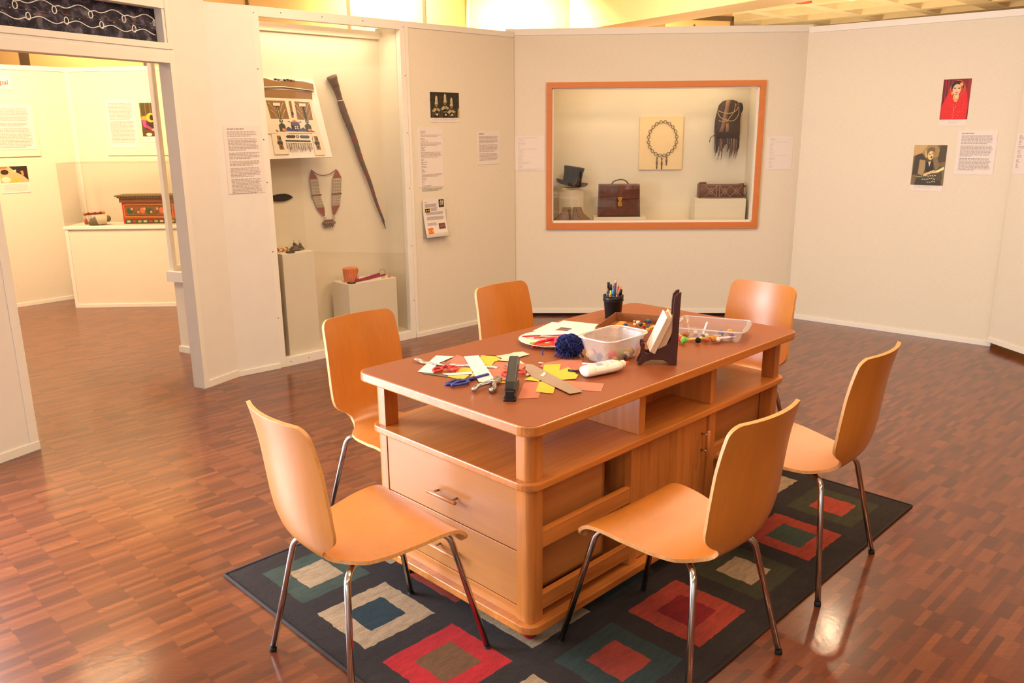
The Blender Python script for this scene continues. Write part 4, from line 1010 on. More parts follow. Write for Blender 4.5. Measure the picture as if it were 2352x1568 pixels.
def amulet():
    t = cwthing('strap_necklace', 'silver and red strap necklace with square pendant on tall case back', 'necklace', 0, 0, 0)
    red = C(140, 68, 52); sil = col((176, 160, 140), .4, .4, .2, 300); wr = C(120, 66, 56); y = .318
    b = MB(); b.tube(spline([(.531, y, 1.303), (.58, y, 1.268), (.635, y, 1.258), (.69, y, 1.268), (.739, y, 1.296)], 6), .003, wr, 6); b.build('chain', t)
    for s, pts in ((-1, [(.534, 1.296, .004), (.545, 1.235, .032), (.556, 1.12, .032), (.585, 1.03, .030), (.612, .965, .004)]), (1, [(.742, 1.292, .004), (.741, 1.235, .036), (.727, 1.12, .035), (.716, 1.035, .032), (.694, .968, .004)])):
        secs = [red, sil, sil, red]
        b = MB()
        for (x0, z0, w0), (x1, z1, w1), m in zip(pts, pts[1:], secs):
            b.prism([(x0-w0, z0), (x0+w0, z0), (x1+w1, z1), (x1-w1, z1)], 0, .008, m, Matrix(((1, 0, 0, 0), (0, 0, -1, y), (0, 1, 0, 0), (0, 0, 0, 1))))
        for k in range(4):
            for i in range(9):
                (x0, z0, w0), (x1, z1, w1) = (pts[1], pts[2]) if i < 5 else (pts[2], pts[3])
                u = (i % 5+.5)/5; b.ball((x0+(x1-x0)*u+(k-1.5)*.016, y-.009, z0+(z1-z0)*u), .0045, C(214, 200, 176), 6, 4)
        x0, z0, w0 = pts[2]; b.tube([(x0-.04, y-.008, z0), (x0+.04, y-.008, z0)], .006, wr, 8)
        b.build('strap', t)
        x0, z0, _ = pts[-1]; b = MB(); b.tube([(x0+(.012 if s < 0 else -.012)*math.cos(a)*.8+(.004 if s < 0 else -.006), y-.004, z0-.022+.014*math.sin(a)) for a in [k*math.pi/6 for k in range(12)]], .0025, sil, 6, True); b.build('link_ring', t)
    b = MB(); m = col((118, 96, 84), .4, .5, .3, 120); b.box((.607, y-.014, .888), (.683, y, .938), m)
    for x in (.60, .69): b.ball((x, y-.008, .915), .012, m, 8, 6)
    for i in range(4):
        b.ball((.617+i*.019, y-.016, .915), .008, C(150, 120, 100), 8, 5)
        b.ball((.617+i*.019, y-.008, .884), .006, m, 6, 5)
    b.build('pendant', t, bevel=.002)
amulet()
def blade():
    b = MB(); m = col((36, 34, 36), .4, .3, .15); P = [(.06, 1.130), (.20, 1.134), (.25, 1.145), (.31, 1.146), (.345, 1.136), (.372, 1.117), (.34, 1.102), (.30, 1.093), (.25, 1.094), (.20, 1.102), (.06, 1.104)]
    b.prism(P, 0, .006, m, Matrix(((1, 0, 0, 0), (0, 0, -1, .322), (0, 1, 0, 0), (0, 0, 0, 1)))); b.tube([(.08, .316, 1.117), (.36, .316, 1.117)], [.005, .001], m, 6)
    tag(b.build('spear_blade', loc=CW.A, rotz=CW.yaw, bevel=.002), 'dark leaf-shaped spear blade lying level on tall case back', 'blade')
blade()
def small_finds():
    amb = C(196, 130, 60); r = random.Random(2)
    t = cwthing('amber_bracelet', 'small pile of amber-coloured beads on the tall narrow plinth', 'beads', .155, .15, .7685)
    for i in range(8):
        b = MB(); b.ball((-.035+i*.012, .012*math.sin(i*2), .011+.004*(i % 2)), .012, (amb, C(150, 62, 44), C(222, 190, 140))[i % 3], 10, 7); b.build('bead', t)
    b = MB(); b.lathe([(0.001, 0), (.030, 0), (.032, .003), (.030, .006), (.001, .006)], C(58, 54, 56), 24); tag(b.build('dark_disc', loc=CW.at(.175, .062, .7685), rotz=0), 'flat dark oval disc on front edge of the tall narrow plinth', 'disc')
    t = cwthing('silver_necklace', 'heap of tarnished silver chain and bells on the tall narrow plinth', 'necklace', .265, .135, .7685)
    m = col((120, 106, 92), .4, .5, .3, 120); b = MB(); P = [(.06*math.cos(k*.5)*(1-k/90), .035*math.sin(k*.53)*(1-k/90)-.005*k/30, .007+.0007*k) for k in range(40)]; b.tube(P, .006, m, 6); b.build('chain', t)
    for i in range(7): b = MB(); b.ball((-.03+.012*i, .008*math.cos(i*2.2), .018+.010*(i % 3)), .011, m, 9, 6); b.build('bell', t)
    b = MB(); b.ball((-.015, .0, .044), .012, C(96, 76, 64), 8, 6); b.tube([(-.018, 0, .05), (-.020, 0, .075)], .0012, m, 5); b.tube([(.022, 0, .03), (.024, 0, .07)], .0012, m, 5); b.build('finial', t)
    # orange woven box
    t = cwthing('woven_box', 'orange leaf-shaped woven box on the low wide plinth', 'box', .690, .135, .4935)
    m = col((222, 126, 80), .8, var=.2, scale=160, bump=.6); md = C(190, 70, 44)
    def lens(s): return [(s*.062*math.cos(a)*(1-.12*math.cos(a)**2), s*.046*math.sin(a)*abs(math.sin(a))**.25) for a in [k*2*math.pi/28 for k in range(28)]]
    b = MB(); b.prism(lens(.93), 0, .052, m, taper=lens(1.0)); b.build('box_body', t)
    b = MB(); b.prism(lens(1.03), .052, .098, m, taper=lens(1.07)); b.prism(lens(1.07), .098, .104, m, taper=lens(.6)); b.build('box_lid', t)
    b = MB()
    for k in range(9):
        a = R(200+k*17); x, yy = .0625*math.cos(a), .047*math.sin(a); c = (x*1.01, yy*1.02)
        for z in (.022, .074): b.tube([(c[0]-.003, c[1]-.001, z-.012), (c[0]-.003, c[1]-.001, z+.012), (c[0]+.003, c[1]-.001, z+.012)], .0012, md, 4)
    b.build('woven_pattern', t)
    # magenta tassel cord with black pendant
    t = cwthing('tassel_cord', 'magenta silk cord with dark pendant laid across the low wide plinth', 'cord', 0, 0, .4935)
    mg = col((150, 26, 78), .6, var=.2, scale=200); b = MB()
    b.tube(spline([(.715, .085, .010), (.80, .12, .009), (.90, .165, .009), (1.0, .21, .008)], 6), .008, mg, 8); b.tube(spline([(.715, .08, .010), (.82, .095, .009), (.93, .13, .009), (1.01, .15, .008)], 6), .007, mg, 8); b.ball((.712, .082, .013), .015, mg, 10, 7); b.build('silk_cord', t)
    b = MB(); b.lathe([(.001, 0), (.030, 0), (.033, .005), (.028, .010), (.001, .010)], C(40, 34, 34), 22, Matrix.Translation((.648, .062, 0))); b.lathe([(.018, .0101), (.001, .0125)], C(150, 130, 70), 16, Matrix.Translation((.648, .062, 0)), cap0=False); b.build('pendant', t)
    b = MB(); b.prism(oval(0, 0, .017, .011, 14), 0, .008, C(210, 170, 110)); tag(b.build('bone_token', loc=CW.at(.94, .075, .4935), rotz=CW.yaw), 'small pale oval token on right of low wide plinth', 'token')
    b = MB(); b.prism(oval(0, 0, .016, .009, 14), 0, .008, C(196, 120, 70)); tag(b.build('bone_token', loc=CW.at(.99, .068, .4935), rotz=CW.yaw), 'small orange oval token at right end of low wide plinth', 'token')
    b = MB(); b.tube([(.028*math.cos(a), 0, .028+.024*math.sin(a)) for a in [k*math.pi/8 for k in range(16)]], .0014, C(120, 96, 60), 6, True); tag(b.build('wire_ring', loc=CW.at(.985, .15, .4935), rotz=CW.yaw), 'thin wire ring standing at back right of the low wide plinth', 'ring')
small_finds()

# ------------------------------------------------------------------ centre case contents
FZ = .7715
def mw(name, lb, cat, x, y, z, rz=0): return thing(name, lb, cat, MW.at(x, y, z), MW.yaw+rz)
b = MB(); b.box((-.075, -.075, 0), (.075, .075, .287), M_CASE); tag(b.build('display_plinth', loc=MW.at(.545, .265, FZ), rotz=MW.yaw+R(45), bevel=.001), 'square cream plinth turned cornerwise under the top hat', 'plinth')
def top_hat():
    t = mw('top_hat', 'black silk top hat tilted on a cream block in the centre case', 'hat', .545, .265, FZ+.2875)
    bk = col((20, 17, 17), .62, var=.2, scale=200, spec=.25)
    b = MB(); b.prism([(-.085, -.05), (.075, -.05), (.075, .05), (-.085, .05)], .0, .018, C(222, 200, 160), taper=[(-.08, -.045), (.07, -.045), (.07, .045), (-.08, .045)]); b.build('rest_block', t)
    xf = Matrix.Translation((-.0, 0, .035)) @ Matrix.Rotation(R(9), 4, 'Y')
    b = MB(); b.lathe([(.078, .0), (.076, .03), (.074, .07), (.077, .12), (.083, .152), (.081, .158), (.06, .160), (.001, .160)], bk, 32, xf, cap0=False, sx=1.08, sy=.95); b.build('crown', t)
    b = MB(); n = 40; vs = []; fs = []
    for i, (rr, dz) in enumerate(((.076, .0), (.095, -.006), (.112, -.004), (.124, .008), (.123, .020), (.112, .017), (.095, .012), (.078, .014))):
        for k in range(n):
            a = 2*math.pi*k/n; sag = .018*abs(math.cos(a))*((rr-.076)/.046)
            vs.append((rr*1.12*math.cos(a), rr*.92*math.sin(a), dz+sag))
    for i in range(7):
        for k in range(n): fs.append((i*n+k, i*n+(k+1) % n, (i+1)*n+(k+1) % n, (i+1)*n+k))
    b.add(vs, fs, bk, xf, True); b.build('brim', t)
top_hat()
def spats():
    for sgn, lb in ((-1, 'left grey cloth spat standing below the top hat plinth'), (1, 'right grey cloth spat with button row below the top hat plinth')):
        t = mw('spat', lb, 'spat', .548, .11, FZ); t['group'] = 'pair of spats in the centre case'
        m = col((128, 104, 84), .85, var=.12, scale=180, bump=.4)
        b = MB(); n = 9
        prof = [(0, 0), (0, .012), (0, .02), (.0, .02)]
        vs = []; fs = []
        H = [0, .035, .065, .095, .122, .144]; out = [.185, .158, .118, .088, .074, .068]
        for i, (z, w) in enumerate(zip(H, out)):
            for k in range(n):
                a = math.pi*k/(n-1)
                vs.append((sgn*(.008+w*math.sin(a)**.7*(1 if True else 0)), .035-.07*k/(n-1)+.0, z+.004*math.sin(a)*(i == 5)))
        for i in range(len(H)-1):
            for k in range(n-1): fs.append((i*n+k, i*n+k+1, (i+1)*n+k+1, (i+1)*n+k) if sgn > 0 else (i*n+k, (i+1)*n+k, (i+1)*n+k+1, i*n+k+1))
        b.add(vs, fs, m, None, True); o = b.build('cloth_gaiter', t); md = o.modifiers.new('t', 'SOLIDIFY'); md.thickness = .004
        if sgn > 0:
            for i in range(5): b = MB(); b.ball((.036+.009*i, -.034, .125-.026*i), .0055, C(96, 72, 52), 8, 6); b.build('button', t)
        else:
            b = MB(); b.tube([(-.018, -.034, .005), (-.02, -.036, .08), (-.03, -.034, .135)], .008, C(84, 66, 54), 8); b.build('edge_binding', t)
spats()
b = MB(); b.box((0, 0, 0), (.45, .2, .058), M_CASE); tag(b.build('display_plinth', loc=MW.at(.735, .15, FZ), rotz=MW.yaw, bevel=.001), 'low flat cream plinth under the leather briefcase', 'plinth')
def briefcase():
    t = mw('briefcase', 'dark brown leather briefcase with brass lock in the centre case', 'briefcase', .772, .18, FZ+.0585)
    lm = col((84, 42, 28), .38, var=.35, scale=22, coat=.2); dk = col((62, 32, 24), .4, var=.25, scale=30)
    W, D, H = .364, .09, .276
    b = MB(); b.prism([(.004, .0), (W-.004, .0), (W, .02), (W, D), (0, D), (0, .02)], 0, H*.97, lm, taper=[(.006, .012), (W-.01, .012), (W-.008, .03), (W-.008, D-.01), (.006, D-.01), (.006, .03)]); b.build('body', t, bevel=.006)
    b = MB(); b.box((.003, -.006, H*.56), (W-.012, .004, H-.006), lm); b.box((.003, -.004, H-.010), (W-.012, D-.012, H), lm); b.build('flap', t, bevel=.004)
    b = MB(); b.box((.10, -.008, H*.54), (.27, -.003, H*.57), dk); b.box((0, -.003, 0), (W, .0, .012), dk); b.build('strap_band', t, bevel=.001)
    br = col((206, 160, 70), .3, .9, .08)
    b = MB(); b.prism([(.165, .165), (.208, .165), (.200, .142), (.196, .132), (.178, .132), (.173, .142)], 0, .006, br, Matrix(((1, 0, 0, 0), (0, 0, -1, -.006), (0, 1, 0, 0), (0, 0, 0, 1)))); b.prism(rrect(.169, .088, .205, .130, .014), 0, .008, br, Matrix(((1, 0, 0, 0), (0, 0, -1, -.004), (0, 1, 0, 0), (0, 0, 0, 1)))); b.build('brass_lock', t, bevel=.001)
    b = MB(); b.tube(spline([(.115, .04, H-.004), (.135, .04, H+.022), (.19, .04, H+.037), (.235, .04, H+.026), (.262, .04, H-.004)], 6), .0052, dk, 10); b.build('carry_handle', t)
briefcase()
def chain_board():
    b = MB(); b.box((0, 0, 0), (.372, .018, .448), wood((238, 210, 164), 'x', .7, .05, 0, 26, .3, 'cloth_covered_board')); tag(b.build('mount_board', loc=MW.at(1.135, .398, 1.215), rotz=MW.yaw, bevel=.002), 'pale cloth-covered board behind the ring chain necklace', 'board')
    t = mw('ring_chain_necklace', 'necklace of round links with three hanging pendants on a pale board', 'necklace', 1.332, .392, 1.462)
    m = col((112, 92, 66), .35, .6, .15, 120)
    n = 20; c = []
    for k in range(n):
        a = R(90+360*(k+.5)/n); rx = .122; rz = .150 if math.sin(a) > 0 else .135; c.append((rx*math.cos(a)*(1.0 if abs(math.sin(a)) < .7 else .97), rz*math.sin(a)+.008))
    for k in range(n):
        x, z = c[k]; x2, z2 = c[(k+1) % n]; d = math.hypot(x2-x, z2-z); ux, uz = (x2-x)/d, (z2-z)/d
        b = MB(); b.tube([(x+.0125*math.cos(q*math.pi/6), 0, z+.0125*math.sin(q*math.pi/6)) for q in range(12)], .0022, m, 6, True)
        b.tube([(x+ux*.011, 0, z+uz*.011), (x2-ux*.011, 0, z2-uz*.011)], .0038, m, 6); b.build('chain_link', t)
    for x, z0, z1 in ((-.042, -.133, -.243), (.0, -.140, -.248), (.040, -.128, -.212)):
        b = MB(); L = z0-z1; b.lathe([(.001, z1), (.006, z1+L*.1), (.004, z1+L*.3), (.009, z1+L*.45), (.006, z1+L*.62), (.003, z1+L*.75), (.007, z1+L*.86), (.002, z0)], m, 8, Matrix.Translation((x, 0, 0))); b.build('pendant', t)
chain_board()
def headdress():
    t = mw('fringed_headdress', 'dark brown leather fringed headdress hung at upper right of centre case', 'headdress', 1.875, .33, 1.36)
    lm = col((58, 36, 28), .6, var=.3, scale=40); lt = col((140, 104, 80), .7, var=.2, scale=80); cordm = C(186, 158, 110)
    b = MB(); vs = []; fs = []; n = 17
    rows = [(.428, .02), (.418, .055), (.39, .085), (.34, .098), (.27, .102), (.20, .104), (.12, .100)]
    for z, w in rows:
        for k in range(n):
            a = -math.pi/2+math.pi*k/(n-1)*1.0
            vs.append((w*math.sin(a)+(-.006 if z < .3 else .004), -.055*math.cos(a)*(w/.1), z))
    for i in range(len(rows)-1):
        for k in range(n-1): fs.append((i*n+k, i*n+k+1, (i+1)*n+k+1, (i+1)*n+k))
    b.add(vs, fs, lm, None, True); o = b.build('leather_hood', t); o.modifiers.new('t', 'SOLIDIFY').thickness = .006
    b = MB(); b.ball((.088, -.01, .365), .042, col((30, 24, 24), .6, var=.2), 14, 10, (.7, .6, 1.1)); b.tube([(.062+.012*math.cos(q*math.pi/6), -.045, .385+.012*math.sin(q*math.pi/6)) for q in range(12)], .0028, lt, 6, True); b.build('ear_roundel', t)
    b = MB(); r = random.Random(12)
    for k in range(44):
        u = k/43; x = -.108+.205*u; a = (u-.5)*math.pi*.9; L = r.uniform(.07, .19)*(.75 if .3 < u < .6 else 1)
        y0 = -.052*math.cos(a); b.tube([(x, y0, .16), (x+r.uniform(-.004, .004), y0-.004, .16-L*.5-.06), (x+r.uniform(-.008, .008), y0+.006, .125-L)], [.0045, .004, .0015], lm if r.random() < .8 else lt, 5)
    b.tube([(-.10, -.02, .2), (-.097, -.02, .1), (-.088, -.02, -.002)], [.008, .010, .005], lm, 8)
    b.build('leather_fringe', t); t.children[-1]['kind'] = 'stuff'
    b = MB()
    P = [(-.018, -.056, .432), (-.030, -.064, .36), (-.045, -.066, .28), (-.052, -.064, .22), (-.07, -.06, .17)]
    for i in range(len(P)-1):
        x0, y0, z0 = P[i]; x1, y1, z1 = P[i+1]; b.add([(x0-.017, y0, z0), (x0+.017, y0, z0), (x1+.017, y1, z1), (x1-.017, y1, z1)], [(0, 3, 2, 1)], lt, None, True)
    P = [(-.04, -.068, .28), (-.02, -.068, .24), (-.018, -.066, .17)]
    for i in range(2):
        x0, y0, z0 = P[i]; x1, y1, z1 = P[i+1]; b.add([(x0-.012, y0, z0), (x0+.012, y0, z0), (x1+.014, y1, z1), (x1-.014, y1, z1)], [(0, 3, 2, 1)], lt, None, True)
    o = b.build('plaited_band', t); o.modifiers.new('t', 'SOLIDIFY').thickness = .005
    b = MB(); b.tube(spline([(-.10, -.03, .345), (-.05, -.062, .325), (.0, -.068, .322), (.05, -.058, .345), (.072, -.04, .38)], 5), .003, cordm, 6)
    b.tube(spline([(-.10, -.03, .335), (-.08, -.055, .29), (-.03, -.07, .265), (.03, -.066, .262), (.07, -.05, .31), (.075, -.04, .37)], 5), .0026, cordm, 6)
    b.tube(spline([(.04, -.058, .40), (.03, -.066, .34), (-.01, -.07, .28), (-.04, -.07, .255), (-.09, -.05, .262)], 5), .0026, cordm, 6); b.build('cord', t)
    b = MB()
    for k in range(7): b.tube([(.085+.004*k, -.02, .33), (.098+.002*k, -.022, .22), (.088+.003*k, -.02, .12+.02*(k % 3))], .0012, cordm, 4)
    b.tube(spline([(-.10, -.03, .145), (-.13, -.035, .138), (-.15, -.035, .12), (-.158, -.035, .085)], 4), .003, lm, 6); b.build('loose_strands', t)
headdress()
b = MB(); b.box((0, 0, 0), (.432, .2, .207), M_CASE); tag(b.build('display_plinth', loc=MW.at(1.60, .19, FZ), rotz=MW.yaw, bevel=.002), 'wide cream plinth at lower right of centre case under leather belt box', 'plinth')
def belt():
    t = mw('stamped_leather_box', 'reddish brown stamped leather band curled like a box on cream plinth', 'leather band', 1.832, .30, FZ+.2075)
    lm = col((100, 52, 36), .5, var=.25, scale=50); ln = C(172, 142, 124)
    n = 26; arc = []
    for k in range(n+1):
        u = -1+2*k/n; arc.append((.190*u, -.075+.03*u*u))
    b = MB(); vs = [(x, y, 0) for x, y in arc]+[(x, y, .118+.006*(x/.19)**2) for x, y in arc]; m = n+1
    b.add(vs, [(k, k+1, m+k+1, m+k) for k in range(n)], lm, None, True); o = b.build('front_band', t); o.modifiers.new('t', 'SOLIDIFY').thickness = .006
    b = MB(); vs = [(x, .05, 0) for x, y in arc]+[(x, .05, .112) for x, y in arc]; b.add(vs, [(k+1, k, m+k, m+k+1) for k in range(n)], lm, None, True)
    b.add([(-.19, -.045, 0), (-.19, .05, 0), (-.19, .05, .118), (-.19, -.045, .122)], [(0, 3, 2, 1)], lm); b.add([(.19, -.045, 0), (.19, .05, 0), (.19, .05, .118), (.19, -.045, .122)], [(0, 1, 2, 3)], lm); b.ball((-.155, .0, .125), .03, lm, 10, 6, (1.2, .8, .35)); o = b.build('rear_band', t)
    b = MB()
    def F(u, v): return (.190*u, -.0805+.03*u*u, .118*v)
    def L(u0, v0, u1, v1):
        b.tube([F(u0+(u1-u0)*k/4, v0+(v1-v0)*k/4) for k in range(5)], .0022, ln, 4)
    for u0, u1 in ((-.75, -.24), (-.12, .36), (.36, .92)):
        L(u0, .12, u1, .88); L(u0, .88, u1, .12); c = (u0+u1)/2; L(c-.1, .5, c, .72); L(c, .72, c+.1, .5); L(c+.1, .5, c, .28); L(c, .28, c-.1, .5)
    for u in (-.24, -.12): L(u, .05, u, .95)
    L(-.9, .94, .95, .94); L(-.9, .06, .95, .06); b.build('stamped_lines', t)
    for z in (.02, .10): b = MB(); b.tube([(.192, -.05, z), (.203, -.046, z)], .009, lm, 8); b.build('end_knob', t)
belt()
for nm, x, w, c, lb in (('cloth_scrap', 1.20, .05, (190, 92, 50), 'small orange cloth scrap on centre case floor beside briefcase plinth'), ('cloth_scrap', 1.36, .065, (70, 76, 58), 'dark green cloth scrap at middle of centre case floor'), ('cloth_scrap', 1.475, .05, (190, 60, 44), 'small red cloth scrap on centre case floor by the right plinth'), ('cloth_scrap', .845, .035, (120, 84, 82), 'mauve scrap on centre case floor before the briefcase plinth')):
    b = MB(); n = 12; r = random.Random(int(x*100)); vs = []; fs = []
    for i in range(n+1):
        for j in range(4): vs.append((-w+2*w*i/n, -.03+.02*j, .004+(.035 if x != .845 else .03)*math.sin(math.pi*i/n)*(.6+.4*math.sin(i*1.7+j))))
    for i in range(n):
        for j in range(3): fs.append((i*4+j, (i+1)*4+j, (i+1)*4+j+1, i*4+j+1))
    b.add(vs, fs, C(*c), None, True); o = b.build(nm, loc=MW.at(x, .09, FZ+.002), rotz=MW.yaw); o.modifiers.new('t', 'SOLIDIFY').thickness = .003; tag(o, lb, 'cloth')
# ceiling fittings over the hall
def fittings():
    t = thing('ceiling_spotlight', 'white ceiling spotlight with red rim above the centre partition', 'light', (3.55, 10.6, 3.2))
    b = MB(); b.lathe([(.09, -.18), (.09, -.02), (.03, 0)], C(236, 226, 206), 20); b.build('lamp_body', t); b = MB(); b.lathe([(.094, -.195), (.094, -.18)], C(200, 60, 40), 20); b.build('rim', t)
    t = thing('ceiling_spotlight', 'round cream ceiling spotlight at top edge above right wall', 'light', (4.25, 10.9, 3.2))
    b = MB(); b.lathe([(.001, -.14), (.09, -.12), (.11, -.06), (.04, 0)], C(228, 214, 186), 20); b.build('lamp_body', t)
fittings()

# ------------------------------------------------------------------ things on the table
ZS = .7606
def tb(u, v, z=0.0):
    c, s = math.cos(TROT), math.sin(TROT); return Vector((T0.x+c*u-s*v, T0.y+s*u+c*v, ZS+z))
def tthing(name, lb, cat, u, v, z=0, rz=0, group=None): return thing(name, lb, cat, tb(u, v, z), TROT+rz, group)
def cut(name, pts, k, c, lb, cat='paper', group=None, th=.0005, curl=0):
    """flat cut paper, outline in table coordinates"""
    cu = sum(p[0] for p in pts)/len(pts); cv = sum(p[1] for p in pts)/len(pts)
    b = MB(); b.prism([(u-cu, v-cv) for u, v in pts], 0, th, col(c, .75, var=.03, scale=60))
    o = b.build(name, loc=tb(cu, cv, .0002+k*.0007), rotz=TROT); return tag(o, lb, cat, group)
SAL = (196, 116, 92); YEL = (232, 186, 62); WHT = (230, 222, 216); TOR = (226, 202, 176)
cut('paper_sheet', [(.255, .672), (.381, .741), (.369, .67), (.36, .60), (.31, .53), (.271, .530), (.195, .640)], 0, SAL, 'salmon paper scrap beneath the white strips at left of table', 'paper')
cut('paper_sheet', [(.33, .52), (.41, .563), (.44, .52), (.47, .456), (.386, .424), (.293, .371), (.25, .406)], 1, SAL, 'salmon paper scrap under the red scissors behind the stapler', 'paper')
cut('paper_sheet', [(.516, .428), (.596, .413), (.64, .354), (.622, .338), (.624, .322), (.599, .305), (.558, .282), (.519, .29), (.47, .35), (.475, .41)], 1, (186, 112, 90), 'jagged brownish paper scrap in front of the blue wool', 'paper')
cut('paper_sheet', [(.402, .258), (.444, .174), (.476, .12), (.404, .074), (.358, .15), (.340, .20)], 0, (206, 124, 100), 'salmon paper scrap nearest the table edge under grey strip end', 'paper')
cut('paper_sheet', [(.17, .215), (.301, .316), (.344, .29), (.27, .212), (.22, .175)], 0, (200, 118, 94), 'salmon paper scrap beside the stapler base', 'paper')
cut('green_strip', [(.146, .652), (.176, .559), (.167, .549), (.137, .642)], 2, (92, 112, 82), 'thin green strip along lower edge of left white paper', 'strip')
cut('paper_strip', [(.137, .669), (.316, .784), (.352, .725), (.253, .699), (.213, .668), (.162, .613)], 3, WHT, 'white paper cut as a slanting strip at left end of the scraps', 'paper')
cut('paper_strip', [(.178, .585), (.264, .532), (.248, .508), (.179, .557)], 4, WHT, 'thin white paper strip across the yellow scraps', 'paper')
cut('paper_scrap', [(.23, .575), (.279, .593), (.294, .566), (.262, .526), (.221, .56)], 2, YEL, 'yellow scrap above the thin white strip at left', 'paper')
cut('paper_scrap', [(.171, .551), (.186, .559), (.235, .512), (.197, .491), (.18, .495)], 2, YEL, 'yellow scrap below the thin white strip next to blue scissors', 'paper')
cut('paper_scrap', [(.212, .485), (.282, .535), (.327, .507), (.238, .448)], 3, YEL, 'yellow scrap half hidden under the long white middle strip', 'paper')
cut('paper_scrap', [(.435, .667), (.459, .614), (.446, .572), (.405, .567), (.364, .538), (.356, .567), (.405, .643)], 2, YEL, 'largest yellow scrap at back left beside torn cream paper', 'paper')
cut('paper_scrap', [(.5, .41), (.546, .373), (.483, .323), (.535, .328), (.503, .265), (.494, .262), (.489, .242), (.449, .218), (.402, .248), (.435, .358)], 3, YEL, 'yellow notched scrap on brown paper left of the glue bottle', 'paper')
cut('paper_scrap', [(.256, .221), (.356, .296), (.342, .214), (.28, .168)], 2, YEL, 'yellow scrap nearest the table front, below the grey strip', 'paper')
cut('paper_scrap', [(.325, .339), (.375, .348), (.364, .298), (.346, .280)], 2, YEL, 'yellow scrap between stapler and grey strip', 'paper')
cut('paper_scrap', [(.225, .400), (.262, .385), (.262, .352), (.235, .372)], 2, (226, 200, 84), 'small yellow scrap behind the stapler and hole punch', 'paper')
cut('paper_scrap', [(.45, .662), (.472, .628), (.46, .618), (.444, .655)], 1, (40, 30, 28), 'small black scrap at back edge of the yellow scrap', 'paper')
cut('torn_paper', [(.461, .616), (.518, .601), (.542, .604), (.572, .587), (.563, .542), (.498, .544), (.442, .533), (.428, .564), (.455, .578)], 4, TOR, 'torn cream paper behind the scissors, larger piece', 'paper')
cut('torn_paper', [(.442, .528), (.493, .539), (.461, .466)], 2, TOR, 'torn cream paper triangle behind the stapler', 'paper')
cut('torn_paper', [(.359, .364), (.400, .395), (.398, .345)], 3, TOR, 'small cream paper bit right of the stapler head', 'paper')
cut('torn_paper', [(.387, .325), (.43, .342), (.414, .322), (.382, .305)], 8, (236, 206, 190), 'small pinkish white bit lying on the grey strip', 'paper')
cut('torn_paper', [(.50, .44), (.512, .446), (.516, .425), (.503, .428)], 3, WHT, 'tiny white bit at corner of jagged brownish paper', 'paper')
cut('grey_strip', [(.457, .460), (.469, .437), (.355, .108), (.309, .122), (.370, .356), (.406, .412)], 5, (166, 142, 122), 'long dull grey strip lying across the yellow scraps', 'strip', th=.0012)
cut('paper_strip', [(.372, .694), (.422, .669), (.255, .408), (.217, .402), (.199, .425)], 5, WHT, 'long white paper strip in the middle of the scraps', 'paper')
def checked():
    ax = [(.212, .775), (.222, .748), (.235, .705), (.27, .650), (.32, .578), (.361, .503)]
    P = spline([(u, v, 0) for u, v in ax], 5); w = .0125
    t = tag(MB().add([], [], M_PAPER).build('tmp'), 'x', 'x'); bpy.data.objects.remove(t)
    b = MB(); cs = [C(232, 214, 190), C(156, 150, 168)]
    for i in range(len(P)-1):
        d = (P[i+1]-P[i]).normalized(); n = Vector((-d.y, d.x, 0))*w
        lift = lambda k: .012*max(0, 1-k/6)
        for j in range(2):
            a0 = -1+j; a1 = j
            b.add([tb(*(P[i]+n*a0).xy, .0036+lift(i)), tb(*(P[i+1]+n*a0).xy, .0036+lift(i+1)), tb(*(P[i+1]+n*a1).xy, .0036+lift(i+1)), tb(*(P[i]+n*a1).xy, .0036+lift(i))], [(0, 1, 2, 3)], cs[(i//2+j) % 2])
    o = b.build('checked_ribbon'); o.modifiers.new('t', 'SOLIDIFY').thickness = .0006; tag(o, 'cream and grey checked ribbon curling under the white strips', 'ribbon')
checked()
def scissors(name, lb, c, u, v, rz, sc=1.0, closed=6, z=0.0045, bladelen=.075):
    t = tthing(name, lb, 'scissors', u, v, z, rz); m = col(c, .35, var=.05, coat=.3)
    for s in (-1, 1):
        a = R(closed)*s; xf = Matrix.Rotation(a, 4, 'Z') @ Matrix.Translation((0, 0, .0017*s))
        b = MB(); loop = []
        for k in range(20):
            q = 2*math.pi*k/20; loop.append((-.055*sc+.026*sc*math.cos(q), -s*(.016*sc)+.015*sc*math.sin(q)*(1+.25*math.cos(q)), 0))
        b.tube(loop, .0042*sc, m, 8, True, xf); b.tube([(-.030*sc, -s*.010*sc, 0), (-.012*sc, -s*.004*sc, 0), (.004*sc, 0, 0)], [.0052*sc, .0050*sc, .004*sc], m, 8, xf=xf); b.build('handle', t)
        b = MB(); b.prism([(-.012*sc, -.004*sc), (-.012*sc, .005*sc), (bladelen*sc*.8, .004*sc), (bladelen*sc, 0), (bladelen*sc*.9, -.003*sc)], -.0008, .0008, M_STEEL, xf); b.build('blade', t)
    b = MB(); b.lathe([(.004*sc, -.004), (.004*sc, .0042)], M_STEEL, 10); b.build('pivot', t)
scissors('scissors', 'red-handled scissors lying on the left white paper', (206, 26, 28), .245, .645, R(48), .95, 16, .0075, .055)
scissors('scissors', 'red-handled scissors half hidden behind the stapler', (214, 44, 40), .365, .445, R(60), .9, 12, .0085, .055)
t = tthing('blue_scissors', 'blue-handled closed safety scissors at front left of the scraps', 'scissors', .190, .462, .0065, R(-2))
mb_ = col((34, 44, 130), .35, var=.05, coat=.3)
